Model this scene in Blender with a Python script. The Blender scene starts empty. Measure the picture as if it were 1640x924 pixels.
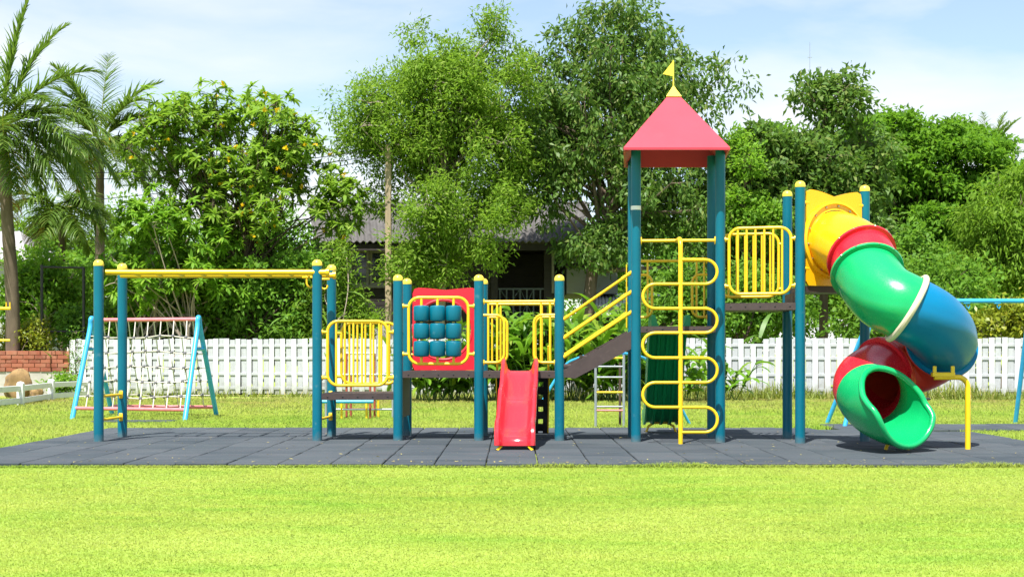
import bpy, math, random
import numpy as np
from mathutils import Vector, Matrix
from math import radians as R, pi, sin, cos, sqrt, atan2

random.seed(7)
RNG = np.random.default_rng(11)
SC = bpy.context.scene
COL = SC.collection

# ------------------------------------------------------------------ camera, sky, sun, exposure
F, CX, HY, CAMH = 2244.0, 820.0, 566.0, 1.1
cam_data = bpy.data.cameras.new('camera')
cam = bpy.data.objects.new('camera', cam_data)
COL.objects.link(cam)
cam.location = (0, 0, CAMH)
cam.rotation_euler = (R(90), 0, 0)
cam_data.sensor_fit = 'HORIZONTAL'
cam_data.sensor_width = 36
cam_data.lens = F / 1640 * 36
cam_data.shift_y = (HY - 462) / 1640
cam_data.clip_end = 3000
SC.camera = cam

SUN_TO = Vector((0.17, 0.47, -1.0)).normalized()
sun_elev = math.asin(-SUN_TO.z)
sun_az = atan2(-SUN_TO.x, -SUN_TO.y)
sun_data = bpy.data.lights.new('sun', 'SUN')
sun_data.energy = 4.9
sun_data.angle = R(0.55)
sun_data.color = (1.0, 0.95, 0.87)
sun = bpy.data.objects.new('sun', sun_data)
COL.objects.link(sun)
sun.rotation_euler = SUN_TO.to_track_quat('-Z', 'Y').to_euler()
sun.location = (0, 0, 30)

world = bpy.data.worlds.new('World')
SC.world = world
world.use_nodes = True
wn, wl = world.node_tree.nodes, world.node_tree.links
wn.clear()
wo = wn.new('ShaderNodeOutputWorld')
bg = wn.new('ShaderNodeBackground')
bg.inputs['Strength'].default_value = 0.095
sky = wn.new('ShaderNodeTexSky')
sky.sky_type = 'NISHITA'
sky.sun_disc = False
sky.sun_elevation = sun_elev
sky.sun_rotation = sun_az
sky.air_density = 1.0
sky.dust_density = 0.25
sky.ozone_density = 1.3
tc = wn.new('ShaderNodeTexCoord')
mp = wn.new('ShaderNodeMapping')
mp.inputs['Scale'].default_value = (1.0, 1.0, 3.6)
mp.inputs['Rotation'].default_value = (0, R(9), 0)
mp.inputs['Location'].default_value = (0.12, 0.0, 0.05)
nz = wn.new('ShaderNodeTexNoise')
nz.inputs['Scale'].default_value = 3.4
nz.inputs['Detail'].default_value = 7
nz.inputs['Roughness'].default_value = 0.52
nz.inputs['Distortion'].default_value = 0.35
rp = wn.new('ShaderNodeValToRGB')
rp.color_ramp.elements[0].position = 0.41
rp.color_ramp.elements[0].color = (0.12, 0.12, 0.12, 1)
rp.color_ramp.elements[1].position = 0.70
rp.color_ramp.elements[1].color = (0.96, 0.96, 0.96, 1)
mx = wn.new('ShaderNodeMix')
mx.data_type = 'RGBA'
mx.inputs['B'].default_value = (5.3, 5.4, 5.5, 1)
wl.new(tc.outputs['Generated'], mp.inputs['Vector'])
wl.new(mp.outputs['Vector'], nz.inputs['Vector'])
wl.new(nz.outputs['Fac'], rp.inputs['Fac'])
wl.new(rp.outputs['Color'], mx.inputs['Factor'])
wl.new(sky.outputs['Color'], mx.inputs['A'])
wl.new(mx.outputs['Result'], bg.inputs['Color'])
wl.new(bg.outputs['Background'], wo.inputs['Surface'])

SC.view_settings.view_transform = 'Standard'
SC.view_settings.look = 'None'
SC.view_settings.gamma = 1
SC.view_settings.use_curve_mapping = False
SC.view_settings.exposure = 1.12
SC.render.engine = 'CYCLES'
SC.cycles.use_denoising = True
SC.cycles.max_bounces = 7
SC.cycles.transparent_max_bounces = 6
SC.cycles.sample_clamp_indirect = 6

# ------------------------------------------------------------------ helpers
def at(px, py, Y):
    """a spot of the place, Y metres in front of the camera, from where the photo shows it"""
    return Vector(((px - CX) * Y / F, Y, CAMH - (py - HY) * Y / F))

def gy(py):
    return CAMH * F / (py - HY)

def smoothstep(t):
    t = min(1, max(0, t))
    return t * t * (3 - 2 * t)

class MB:
    def __init__(s):
        s.v, s.f = [], []
    def add(s, vs, fs):
        b = len(s.v)
        s.v += [tuple(v) for v in vs]
        s.f += [tuple(i + b for i in f) for f in fs]
        return s
    def box(s, c, size, rot=None, bevel=0.0):
        hx, hy, hz = size[0] / 2, size[1] / 2, size[2] / 2
        b = min(bevel, hx * .9, hy * .9, hz * .9)
        if b <= 0:
            vs = [Vector((x, y, z)) for x in (-hx, hx) for y in (-hy, hy) for z in (-hz, hz)]
            fs = [(0, 1, 3, 2), (4, 6, 7, 5), (0, 4, 5, 1), (2, 3, 7, 6), (0, 2, 6, 4), (1, 5, 7, 3)]
        else:
            prof = [(-hx + b, -hy), (hx - b, -hy), (hx, -hy + b), (hx, hy - b), (hx - b, hy), (-hx + b, hy), (-hx, hy - b), (-hx, -hy + b)]
            def ring(z, k):
                return [Vector((x * (hx - k) / hx, y * (hy - k) / hy, z)) for x, y in prof]
            vs = ring(-hz, b) + ring(-hz + b, 0) + ring(hz - b, 0) + ring(hz, b)
            fs = []
            for q in range(3):
                for i in range(8):
                    j = (i + 1) % 8
                    fs.append((q * 8 + i, q * 8 + j, q * 8 + 8 + j, q * 8 + 8 + i))
            fs.append(tuple(range(7, -1, -1)))
            fs.append(tuple(range(24, 32)))
        M = rot if rot is not None else Matrix.Identity(3)
        c = Vector(c)
        return s.add([M @ v + c for v in vs], fs)
    def tube(s, pts, r, n=10, caps=True, closed=False):
        pts = [Vector(p) for p in pts]
        m = len(pts)
        rs = r if hasattr(r, '__len__') else [r] * m
        tan = []
        for i in range(m):
            if closed:
                t = pts[(i + 1) % m] - pts[i - 1]
            else:
                t = pts[min(i + 1, m - 1)] - pts[max(i - 1, 0)]
            tan.append(t.normalized() if t.length > 1e-9 else Vector((0, 0, 1)))
        up = Vector((0, 0, 1)) if abs(tan[0].z) < .9 else Vector((0, 1, 0))
        nrm = (up - tan[0] * up.dot(tan[0])).normalized()
        vs = []
        for i in range(m):
            nrm = (nrm - tan[i] * nrm.dot(tan[i])).normalized()
            bi = tan[i].cross(nrm)
            for k in range(n):
                a = 2 * pi * k / n
                vs.append(pts[i] + (nrm * cos(a) + bi * sin(a)) * rs[i])
        fs = []
        for i in range(m if closed else m - 1):
            i2 = (i + 1) % m
            for k in range(n):
                k2 = (k + 1) % n
                fs.append((i * n + k, i * n + k2, i2 * n + k2, i2 * n + k))
        if caps and not closed:
            fs.append(tuple(range(n - 1, -1, -1)))
            fs.append(tuple((m - 1) * n + k for k in range(n)))
        return s.add(vs, fs)
    def cyl(s, a, b, r, n=16, r2=None):
        return s.tube([a, b], [r, r if r2 is None else r2], n)
    def lathe(s, c, prof, n=20, axis=(0, 0, 1)):
        ax = Vector(axis).normalized()
        q = Vector((0, 0, 1)).rotation_difference(ax)
        c = Vector(c)
        vs, fs = [], []
        for r, z in prof:
            for k in range(n):
                a = 2 * pi * k / n
                vs.append(c + q @ Vector((r * cos(a), r * sin(a), z)))
        m = len(prof)
        for i in range(m - 1):
            for k in range(n):
                k2 = (k + 1) % n
                fs.append((i * n + k, i * n + k2, (i + 1) * n + k2, (i + 1) * n + k))
        fs.append(tuple(range(n - 1, -1, -1)))
        fs.append(tuple((m - 1) * n + k for k in range(n)))
        return s.add(vs, fs)
    def extrude(s, poly, d):
        d = Vector(d)
        n = len(poly)
        poly = [Vector(p) for p in poly]
        fs = [tuple(range(n - 1, -1, -1)), tuple(range(n, 2 * n))]
        for i in range(n):
            j = (i + 1) % n
            fs.append((i, j, n + j, n + i))
        return s.add(poly + [p + d for p in poly], fs)
    def loft(s, rings, closed_ring=True, caps=True):
        n = len(rings[0])
        vs = [v for r in rings for v in r]
        fs = []
        for i in range(len(rings) - 1):
            for k in range(n if closed_ring else n - 1):
                k2 = (k + 1) % n
                fs.append((i * n + k, i * n + k2, (i + 1) * n + k2, (i + 1) * n + k))
        if caps and closed_ring:
            fs.append(tuple(range(n - 1, -1, -1)))
            fs.append(tuple((len(rings) - 1) * n + k for k in range(n)))
        return s.add(vs, fs)
    def build(s, name, m, parent=None, smooth=35):
        me = bpy.data.meshes.new(name)
        me.from_pydata(s.v, [], s.f)
        me.update()
        fix_normals(me)
        if smooth:
            me.shade_smooth()
            try:
                me.set_sharp_from_angle(angle=R(smooth))
            except Exception:
                pass
        return link(name, me, m, parent)

def fix_normals(me):
    import bmesh
    bm = bmesh.new()
    bm.from_mesh(me)
    bmesh.ops.recalc_face_normals(bm, faces=bm.faces)
    bm.to_mesh(me)
    bm.free()

def link(name, me, m, parent=None):
    if m is not None and not me.materials:
        me.materials.append(m)
    o = bpy.data.objects.new(name, me)
    COL.objects.link(o)
    if parent is not None:
        o.parent = parent
        o.matrix_parent_inverse = world_of(parent).inverted()
    return o

def world_of(o):
    M = o.matrix_basis.copy()
    if o.parent is not None:
        return world_of(o.parent) @ o.matrix_parent_inverse @ M
    return M

def np_mesh(name, V, Q, smooth=False):
    """V (n,3), Q (m,k) index array"""
    me = bpy.data.meshes.new(name)
    V = np.ascontiguousarray(V, np.float32)
    Q = np.ascontiguousarray(Q, np.int32)
    m, k = Q.shape
    me.vertices.add(len(V))
    me.vertices.foreach_set('co', V.ravel())
    me.loops.add(m * k)
    me.loops.foreach_set('vertex_index', Q.ravel())
    me.polygons.add(m)
    me.polygons.foreach_set('loop_start', np.arange(0, m * k, k, dtype=np.int32))
    if smooth:
        me.polygons.foreach_set('use_smooth', np.ones(m, bool))
    me.update(calc_edges=True)
    return me

def tag(o, label=None, cat=None, group=None, kind=None):
    if label: o['label'] = label
    if cat: o['category'] = cat
    if group: o['group'] = group
    if kind: o['kind'] = kind
    return o

def thing(name, label, cat, loc=(0, 0, 0), group=None):
    o = bpy.data.objects.new(name, None)
    o.empty_display_size = .2
    COL.objects.link(o)
    o.location = loc
    return tag(o, label, cat, group)

def part_empty(name, parent, loc):
    o = bpy.data.objects.new(name, None)
    o.empty_display_size = .1
    COL.objects.link(o)
    o.parent = parent
    o.matrix_parent_inverse = world_of(parent).inverted()
    o.location = loc
    return o

def arc_pts(c, u, v, r, a0, a1, n=8):
    c, u, v = Vector(c), Vector(u), Vector(v)
    return [c + (u * cos(a0 + (a1 - a0) * i / n) + v * sin(a0 + (a1 - a0) * i / n)) * r for i in range(n + 1)]

def catmull(P, per=10):
    P = [Vector(p) for p in P]
    Q = [P[0] * 2 - P[1]] + P + [P[-1] * 2 - P[-2]]
    out = []
    for i in range(1, len(Q) - 2):
        p0, p1, p2, p3 = Q[i - 1:i + 3]
        for k in range(per):
            t = k / per
            out.append(.5 * ((2 * p1) + (p2 - p0) * t + (2 * p0 - 5 * p1 + 4 * p2 - p3) * t * t + (3 * p1 - p0 - 3 * p2 + p3) * t ** 3))
    out.append(P[-1])
    return out

# ------------------------------------------------------------------ materials
def new_mat(name):
    m = bpy.data.materials.new(name)
    m.use_nodes = True
    nt = m.node_tree
    b = nt.nodes['Principled BSDF']
    return m, nt, b

def mixc(nt, fac, a, b):
    x = nt.nodes.new('ShaderNodeMix')
    x.data_type = 'RGBA'
    for sock, val in ((x.inputs['Factor'], fac), (x.inputs['A'], a), (x.inputs['B'], b)):
        if hasattr(val, 'is_output'):
            nt.links.new(val, sock)
        elif isinstance(val, (int, float)):
            sock.default_value = val
        else:
            sock.default_value = (*val, 1)
    return x.outputs['Result']

def noise(nt, scale, detail=4, rough=.55, stretch=None, coord='Object', dist=0.0):
    t = nt.nodes.new('ShaderNodeTexCoord')
    n = nt.nodes.new('ShaderNodeTexNoise')
    n.inputs['Scale'].default_value = scale
    n.inputs['Detail'].default_value = detail
    n.inputs['Roughness'].default_value = rough
    n.inputs['Distortion'].default_value = dist
    if stretch:
        mpn = nt.nodes.new('ShaderNodeMapping')
        mpn.inputs['Scale'].default_value = stretch
        nt.links.new(t.outputs[coord], mpn.inputs['Vector'])
        nt.links.new(mpn.outputs['Vector'], n.inputs['Vector'])
    else:
        nt.links.new(t.outputs[coord], n.inputs['Vector'])
    return n.outputs['Fac']

def ramp(nt, fac, stops):
    r = nt.nodes.new('ShaderNodeValToRGB')
    e = r.color_ramp.elements
    while len(e) < len(stops):
        e.new(.5)
    for i, (p, c) in enumerate(stops):
        e[i].position = p
        e[i].color = (*c, 1) if hasattr(c, '__len__') else (c, c, c, 1)
    nt.links.new(fac, r.inputs['Fac'])
    return r.outputs['Color']

def bump(nt, b, h, strength=.2, dist=.01):
    n = nt.nodes.new('ShaderNodeBump')
    n.inputs['Strength'].default_value = strength
    n.inputs['Distance'].default_value = dist
    nt.links.new(h, n.inputs['Height'])
    nt.links.new(n.outputs['Normal'], b.inputs['Normal'])

def sc(c, k):
    return tuple(min(1, x * k) for x in c)

def simple(name, col, rough=.45, var=.12, scale=5, bmp=0.0, spec=.5, wear=None, wear_amt=.0, stretch=None, metal=0.0, fine=60):
    m, nt, b = new_mat(name)
    n1 = noise(nt, scale, 5, stretch=stretch)
    c = mixc(nt, ramp(nt, n1, [(.3, 0.0), (.7, 1.0)]), sc(col, 1 - var), sc(col, 1 + var))
    if wear:
        n2 = noise(nt, scale * 3.1, 8, .65, stretch=stretch)
        c = mixc(nt, ramp(nt, n2, [(.62 - wear_amt, 0.0), (.74 - wear_amt * .5, 1.0)]), c, wear)
    nt.links.new(c, b.inputs['Base Color'])
    n3 = noise(nt, fine, 3)
    rr = ramp(nt, n3, [(.25, max(.03, rough - .07)), (.75, min(1, rough + .07))])
    nt.links.new(rr, b.inputs['Roughness'])
    b.inputs['Specular IOR Level'].default_value = spec
    b.inputs['Metallic'].default_value = metal
    if bmp:
        bump(nt, b, n3, bmp, .004)
    return m

def ground_dirt(m, z1, col, amt, scale=9):
    nt = m.node_tree
    b = nt.nodes['Principled BSDF']
    src = b.inputs['Base Color'].links[0].from_socket
    t = nt.nodes.new('ShaderNodeTexCoord')
    sp = nt.nodes.new('ShaderNodeSeparateXYZ')
    nt.links.new(t.outputs['Object'], sp.inputs[0])
    n = noise(nt, scale, 6, .7)
    ad = nt.nodes.new('ShaderNodeMath'); ad.operation = 'MULTIPLY_ADD'
    nt.links.new(n, ad.inputs[0]); ad.inputs[1].default_value = -z1 * 1.4
    nt.links.new(sp.outputs['Z'], ad.inputs[2])
    mr = nt.nodes.new('ShaderNodeMapRange')
    mr.inputs['From Min'].default_value = z1 * .15; mr.inputs['From Max'].default_value = -z1 * .55
    mr.inputs['To Max'].default_value = amt
    nt.links.new(ad.outputs[0], mr.inputs['Value'])
    nt.links.new(mixc(nt, mr.outputs[0], src, col), b.inputs['Base Color'])

def leaf_mat(name, c1, c2, c3=None, gloss=.42, trans=.32, spec=.35):
    m, nt, b = new_mat(name)
    g = nt.nodes.new('ShaderNodeNewGeometry')
    stops = [(0.0, c1), (.75 if c3 else 1.0, c2)] + ([(1.0, c3)] if c3 else [])
    c = ramp(nt, g.outputs['Random Per Island'], stops)
    n = noise(nt, .55, 3)
    c = mixc(nt, ramp(nt, n, [(.35, 0.0), (.65, .35)]), c, sc(c2, 1.25))
    nt.links.new(c, b.inputs['Base Color'])
    b.inputs['Roughness'].default_value = gloss
    b.inputs['Specular IOR Level'].default_value = spec
    t = nt.nodes.new('ShaderNodeBsdfTranslucent')
    tcx = mixc(nt, .5, c, sc((c2[0] * 1.5, c2[1] * 1.5, c2[2] * .7), 1))
    nt.links.new(tcx, t.inputs['Color'])
    ms = nt.nodes.new('ShaderNodeMixShader')
    ms.inputs[0].default_value = trans
    nt.links.new(b.outputs[0], ms.inputs[1])
    nt.links.new(t.outputs[0], ms.inputs[2])
    nt.links.new(ms.outputs[0], nt.nodes['Material Output'].inputs['Surface'])
    return m

M = {}
M['teal'] = simple('teal powder coat', (.0, .122, .184), .38, .10, 2.2, .05, .3, wear=(.05, .17, .22), wear_amt=.0)
M['yellow'] = simple('yellow powder coat', (.80, .52, .012), .33, .08, 4, .04, .5, wear=(.62, .40, .05), wear_amt=-.02)
M['yellow_cap'] = simple('yellow plastic cap', (.86, .66, .06), .35, .05, 8)
M['red'] = simple('red plastic', (.66, .022, .036), .22, .07, 3, .03, .6)
M['red_panel'] = simple('red sheet plastic', (.62, .012, .03), .4, .06, 3, .04)
M['red_roof'] = simple('sun faded red plastic', (.45, .042, .070), .48, .08, 1.6, .05, .3, wear=(.45, .045, .072), wear_amt=.08)
M['tube_yellow'] = simple('yellow moulded plastic', (.83, .43, .006), .27, .06, 2.5, .03)
M['tube_red'] = simple('red moulded plastic', (.62, .014, .028), .27, .08, 2.5, .03)
M['tube_orange'] = simple('faded red moulded plastic', (.62, .045, .022), .33, .08, 2.5, .03)
M['tube_green'] = simple('green moulded plastic', (.004, .34, .105), .25, .07, 2.5, .03)
M['tube_blue'] = simple('blue moulded plastic', (.0, .150, .32), .32, .07, 2.5, .03, .28)
M['slide_green'] = simple('dark green plastic', (.004, .30, .10), .38, .08, 4, .04)
M['cream'] = simple('cream rubber ring', (.62, .54, .40), .5, .08, 6)
M['deck'] = simple('brown coated deck', (.046, .031, .030), .6, .14, 9, .25, wear=(.075, .055, .05), wear_amt=.05)
M['dark_panel'] = simple('black moulded panel', (.018, .018, .02), .5, .1, 6)
M['steel'] = simple('bolt steel', (.45, .42, .36), .3, .1, 30, metal=.9)
M['sticker'] = simple('white sticker', (.78, .8, .78), .5, .04, 20)
M['sky_blue'] = simple('light blue paint', (.03, .33, .62), .36, .1, 6, .05, wear=(.12, .42, .62), wear_amt=.03)
M['pink'] = simple('faded pink red paint', (.62, .18, .2), .42, .14, 8, .05, wear=(.5, .3, .27), wear_amt=.04)
M['rope'] = simple('off white rope', (.52, .49, .43), .9, .1, 40, .4)
M['knot'] = simple('dark rope joint', (.12, .12, .13), .6, .1, 40)
M['white_paint'] = simple('white fence paint', (.52, .54, .575), .55, .05, 3, .15, wear=(.42, .42, .40), wear_amt=.03, stretch=(6, 6, 1))
M['white_rail'] = simple('white rail paint', (.60, .61, .62), .55, .05, 3, .15, wear=(.45, .45, .43), wear_amt=.02)
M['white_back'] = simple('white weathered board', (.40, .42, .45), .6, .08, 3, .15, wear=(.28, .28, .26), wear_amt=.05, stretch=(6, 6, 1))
M['black_metal'] = simple('black metal', (.012, .012, .014), .45, .1, 10)
M['grey_metal'] = simple('worn steel tube', (.30, .34, .38), .35, .15, 12, metal=.3)
M['red_brown'] = simple('red brown painted steel', (.30, .06, .04), .5, .15, 10)
M['bark'] = simple('grey brown bark', (.13, .10, .075), .9, .3, 5, .8, .2, stretch=(1, 1, .3), fine=25)
M['bark_dark'] = simple('dark bark', (.07, .05, .038), .9, .3, 5, .8, .2, stretch=(1, 1, .3), fine=25)
M['bark_pale'] = simple('pale grey bark', (.30, .25, .20), .9, .25, 4, .6, .2, stretch=(1, 1, .3), fine=25)
M['pole'] = simple('weathered pole', (.34, .27, .18), .85, .18, 2, .3, .2, stretch=(3, 3, .5))
M['house_dark'] = simple('dark stained wood', (.028, .022, .022), .65, .25, 3, .3, stretch=(.4, 1, 6))
M['house_grey'] = simple('grey window timber', (.27, .25, .22), .6, .1, 5)
M['rail_grey'] = simple('blue grey painted rail', (.07, .09, .10), .5, .1, 5)
M['glass'] = simple('dark window glass', (.015, .018, .02), .08, .1, 2, spec=.8)
M['plaster'] = simple('white plaster', (.34, .35, .36), .8, .09, 1.5, .2, .2, wear=(.25, .25, .24), wear_amt=.04)
M['concrete'] = simple('grey concrete', (.40, .38, .35), .9, .16, 2.5, .4, .2, wear=(.26, .25, .23), wear_amt=.05)
M['roof_sheet'] = simple('corrugated cement roof', (.105, .10, .098), .85, .22, 1.1, .3, .2, wear=(.055, .052, .05), wear_amt=.1)
M['rock'] = simple('tan boulder', (.24, .155, .07), .9, .3, 2.4, .7, .2, wear=(.10, .07, .045), wear_amt=.1, fine=18)

ground_dirt(M['teal'], .16, (.16, .15, .13), .6)
ground_dirt(M['white_paint'], .5, (.20, .19, .12), .6, 5)
ground_dirt(M['white_back'], .5, (.16, .16, .10), .6, 5)

def brick_mat():
    m, nt, b = new_mat('red brick')
    t = nt.nodes.new('ShaderNodeTexCoord')
    mpn = nt.nodes.new('ShaderNodeMapping')
    mpn.inputs['Rotation'].default_value = (R(90), 0, 0)
    nt.links.new(t.outputs['Object'], mpn.inputs['Vector'])
    br = nt.nodes.new('ShaderNodeTexBrick')
    br.inputs['Color1'].default_value = (.42, .14, .07, 1)
    br.inputs['Color2'].default_value = (.33, .095, .05, 1)
    br.inputs['Mortar'].default_value = (.22, .10, .065, 1)
    br.inputs['Scale'].default_value = 1
    br.inputs['Mortar Size'].default_value = .008
    br.inputs['Brick Width'].default_value = .3
    br.inputs['Row Height'].default_value = .115
    nt.links.new(mpn.outputs['Vector'], br.inputs['Vector'])
    c = mixc(nt, ramp(nt, noise(nt, 3, 6), [(.35, 0.0), (.7, .5)]), br.outputs['Color'], (.5, .25, .15))
    nt.links.new(c, b.inputs['Base Color'])
    b.inputs['Roughness'].default_value = .9
    bump(nt, b, br.outputs['Fac'], -.5, .01)
    return m
M['brick'] = brick_mat()

def grass_mat(name, blades):
    m, nt, b = new_mat(name)
    big = noise(nt, .33, 4, .6, dist=.3)
    mid = noise(nt, 2.2, 5, .6, stretch=(.55, 1.3, 1))
    c = mixc(nt, ramp(nt, mid, [(.32, 0.0), (.68, 1.0)]), (.188, .358, .033), (.318, .42, .056))
    c = mixc(nt, ramp(nt, big, [(.4, 0.0), (.72, .55)]), c, (.42, .44, .092))
    band = noise(nt, .5, 3, .5, stretch=(.35, 1.0, 1), dist=.6)
    c = mixc(nt, ramp(nt, band, [(.42, 0.0), (.62, .6)]), c, (.39, .46, .088))
    # thin dry strip along the far fence
    t = nt.nodes.new('ShaderNodeTexCoord')
    sp = nt.nodes.new('ShaderNodeSeparateXYZ')
    nt.links.new(t.outputs['Object'], sp.inputs[0])
    mr = nt.nodes.new('ShaderNodeMapRange')
    mr.inputs['From Min'].default_value = 25
    mr.inputs['From Max'].default_value = 32
    mr.inputs['To Max'].default_value = .75
    nt.links.new(sp.outputs['Y'], mr.inputs['Value'])
    mul = nt.nodes.new('ShaderNodeMath')
    mul.operation = 'MULTIPLY'
    nt.links.new(mr.outputs[0], mul.inputs[0])
    nt.links.new(ramp(nt, noise(nt, .8, 4), [(.35, 0.0), (.6, 1.0)]), mul.inputs[1])
    c = mixc(nt, mul.outputs[0], c, (.34, .27, .10))
    if blades:
        g = nt.nodes.new('ShaderNodeNewGeometry')
        k = ramp(nt, g.outputs['Random Per Island'], [(0.0, (.90, .94, .85)), (.55, (1.0, 1.0, 1.0)), (.9, (1.08, 1.04, 1.15)), (1.0, (1.3, 1.15, 2.4))])
        mm = nt.nodes.new('ShaderNodeMix')
        mm.data_type = 'RGBA'
        mm.blend_type = 'MULTIPLY'
        mm.inputs['Factor'].default_value = 1
        nt.links.new(c, mm.inputs['A'])
        nt.links.new(k, mm.inputs['B'])
        c = mm.outputs['Result']
    else:
        c = mixc(nt, .28, c, (.10, .20, .015))
        c = mixc(nt, ramp(nt, noise(nt, 26, 4, .7), [(.35, 0.0), (.75, .22)]), c, (.22, .33, .02))
        bump(nt, b, noise(nt, 45, 4, .7), .15, .01)
    nt.links.new(c, b.inputs['Base Color'])
    b.inputs['Roughness'].default_value = .6
    b.inputs['Specular IOR Level'].default_value = .2
    if blades:
        # soft blades: shade mostly like the turf they lie in
        gn = nt.nodes.new('ShaderNodeNewGeometry')
        v1 = nt.nodes.new('ShaderNodeVectorMath'); v1.operation = 'SCALE'; v1.inputs['Scale'].default_value = .35
        nt.links.new(gn.outputs['Normal'], v1.inputs[0])
        v2 = nt.nodes.new('ShaderNodeVectorMath'); v2.operation = 'ADD'; v2.inputs[1].default_value = (0, 0, .8)
        nt.links.new(v1.outputs[0], v2.inputs[0])
        v3 = nt.nodes.new('ShaderNodeVectorMath'); v3.operation = 'NORMALIZE'
        nt.links.new(v2.outputs[0], v3.inputs[0])
        nt.links.new(v3.outputs[0], b.inputs['Normal'])
        tr = nt.nodes.new('ShaderNodeBsdfTranslucent')
        nt.links.new(c, tr.inputs['Color'])
        ms = nt.nodes.new('ShaderNodeMixShader')
        ms.inputs[0].default_value = .5
        nt.links.new(b.outputs[0], ms.inputs[1])
        nt.links.new(tr.outputs[0], ms.inputs[2])
        nt.links.new(ms.outputs[0], nt.nodes['Material Output'].inputs['Surface'])
    return m
M['lawn'] = grass_mat('lawn soil and turf', False)
M['blades'] = grass_mat('lawn blades', True)

def mat_rubber():
    m, nt, b = new_mat('rubber tile')
    g = nt.nodes.new('ShaderNodeNewGeometry')
    base = ramp(nt, g.outputs['Random Per Island'], [(0.0, (.031, .043, .054)), (.5, (.042, .055, .066)), (1.0, (.056, .068, .079))])
    n1 = noise(nt, 1.6, 6, .6, stretch=(.6, 2.2, 1))
    c = mixc(nt, ramp(nt, n1, [(.42, 0.0), (.72, .6)]), base, (.075, .080, .092))
    c = mixc(nt, ramp(nt, noise(nt, .7, 5, .65), [(.45, 0.0), (.7, .45)]), c, (.076, .090, .100))
    n2 = noise(nt, 7, 8, .75, stretch=(.5, 2.5, 1))
    c = mixc(nt, ramp(nt, n2, [(.60, 0.0), (.70, .6)]), c, (.12, .045, .05))
    n3 = noise(nt, 60, 3, .7)
    c = mixc(nt, ramp(nt, n3, [(.62, 0.0), (.72, .55)]), c, (.12, .11, .105))
    nt.links.new(c, b.inputs['Base Color'])
    b.inputs['Roughness'].default_value = .85
    b.inputs['Specular IOR Level'].default_value = .25
    bump(nt, b, noise(nt, 90, 4, .7), .5, .006)
    return m
M['rubber'] = mat_rubber()

M['lf_tam'] = leaf_mat('feathery leaf', (0.082, 0.170, 0.016), (0.178, 0.308, 0.032), (0.300, 0.381, 0.088), 0.6, 0.5, 0.12)
M['lf_dark'] = leaf_mat('glossy dark leaf', (0.053, 0.120, 0.019), (0.113, 0.212, 0.038), (0.233, 0.262, 0.076), 0.45, 0.42, 0.22)
M['lf_whorl'] = leaf_mat('long light leaf', (0.106, 0.207, 0.022), (0.207, 0.345, 0.043), (0.301, 0.381, 0.082), 0.5, 0.5, 0.2)
M['lf_bright'] = leaf_mat('bright green leaf', (0.084, 0.206, 0.017), (0.174, 0.335, 0.030), (0.258, 0.381, 0.050), 0.5, 0.46, 0.2)
M['lf_mid'] = leaf_mat('mid green leaf', (0.066, 0.165, 0.020), (0.133, 0.274, 0.030), (0.204, 0.329, 0.045), 0.55, 0.46, 0.16)
M['lf_rain'] = leaf_mat('rain tree leaf', (0.063, 0.161, 0.015), (0.126, 0.266, 0.022), (0.168, 0.308, 0.033), 0.6, 0.48, 0.12)
M['lf_weep'] = leaf_mat('light drooping leaf', (0.086, 0.190, 0.015), (0.167, 0.293, 0.027), (0.218, 0.340, 0.045), 0.55, 0.5, 0.15)
M['lf_ginger'] = leaf_mat('broad ginger leaf', (0.066, 0.176, 0.014), (0.143, 0.281, 0.026), (0.264, 0.340, 0.036), 0.4, 0.42, 0.3)
M['lf_yellow'] = leaf_mat('yellow green leaf', (.13, .19, .015), (.22, .26, .02), (.33, .30, .03))
M['lf_palm'] = leaf_mat('palm leaflet', (0.054, 0.120, 0.019), (0.114, 0.198, 0.031), (0.216, 0.252, 0.062), 0.4, 0.42, 0.3)
M['lf_palmdry'] = leaf_mat('dry palm leaflet', (.20, .15, .04), (.30, .22, .06), (.16, .15, .03), .5, .3)
M['petal'] = leaf_mat('yellow petal', (.72, .45, .01), (.80, .55, .02), None, .5, .35)
M['lf_strap'] = leaf_mat('strap leaf', (.05, .13, .015), (.10, .20, .025), (.16, .25, .05), .38, .28, .5)

def unit(v):
    return v / np.maximum(np.linalg.norm(v, axis=-1, keepdims=True), 1e-9)

def leaf_quads(P, D, U, L, W, fold=.18, curl=.0):
    """diamond leaves: P base, D direction, U approx normal"""
    D = unit(D)
    S = unit(np.cross(D, U))
    Nn = np.cross(S, D)
    L, W = L[:, None], W[:, None]
    tip = P + D * L - Nn * L * curl
    m1 = P + D * L * .45 + S * W * .5 + Nn * W * fold
    m2 = P + D * L * .45 - S * W * .5 + Nn * W * fold
    V = np.stack([P, m1, tip, m2], 1).reshape(-1, 3)
    i = np.arange(len(P))[:, None] * 4
    return V, i + np.array([[0, 1, 2, 3]])

# ------------------------------------------------------------------ ground and surfacing
def slab_sheet(name, x0, x1, y0, y1, z, m, kind='structure'):
    me = np_mesh(name, [(x0, y0, z), (x1, y0, z), (x1, y1, z), (x0, y1, z)], [[0, 1, 2, 3]])
    o = link(name, me, m)
    return tag(o, kind=kind)

slab_sheet('ground', -700, 700, -60, 1500, 0, M['lawn'])
tag(bpy.data.objects['ground'], 'sunlit lawn running under the whole playground', 'ground')

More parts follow.
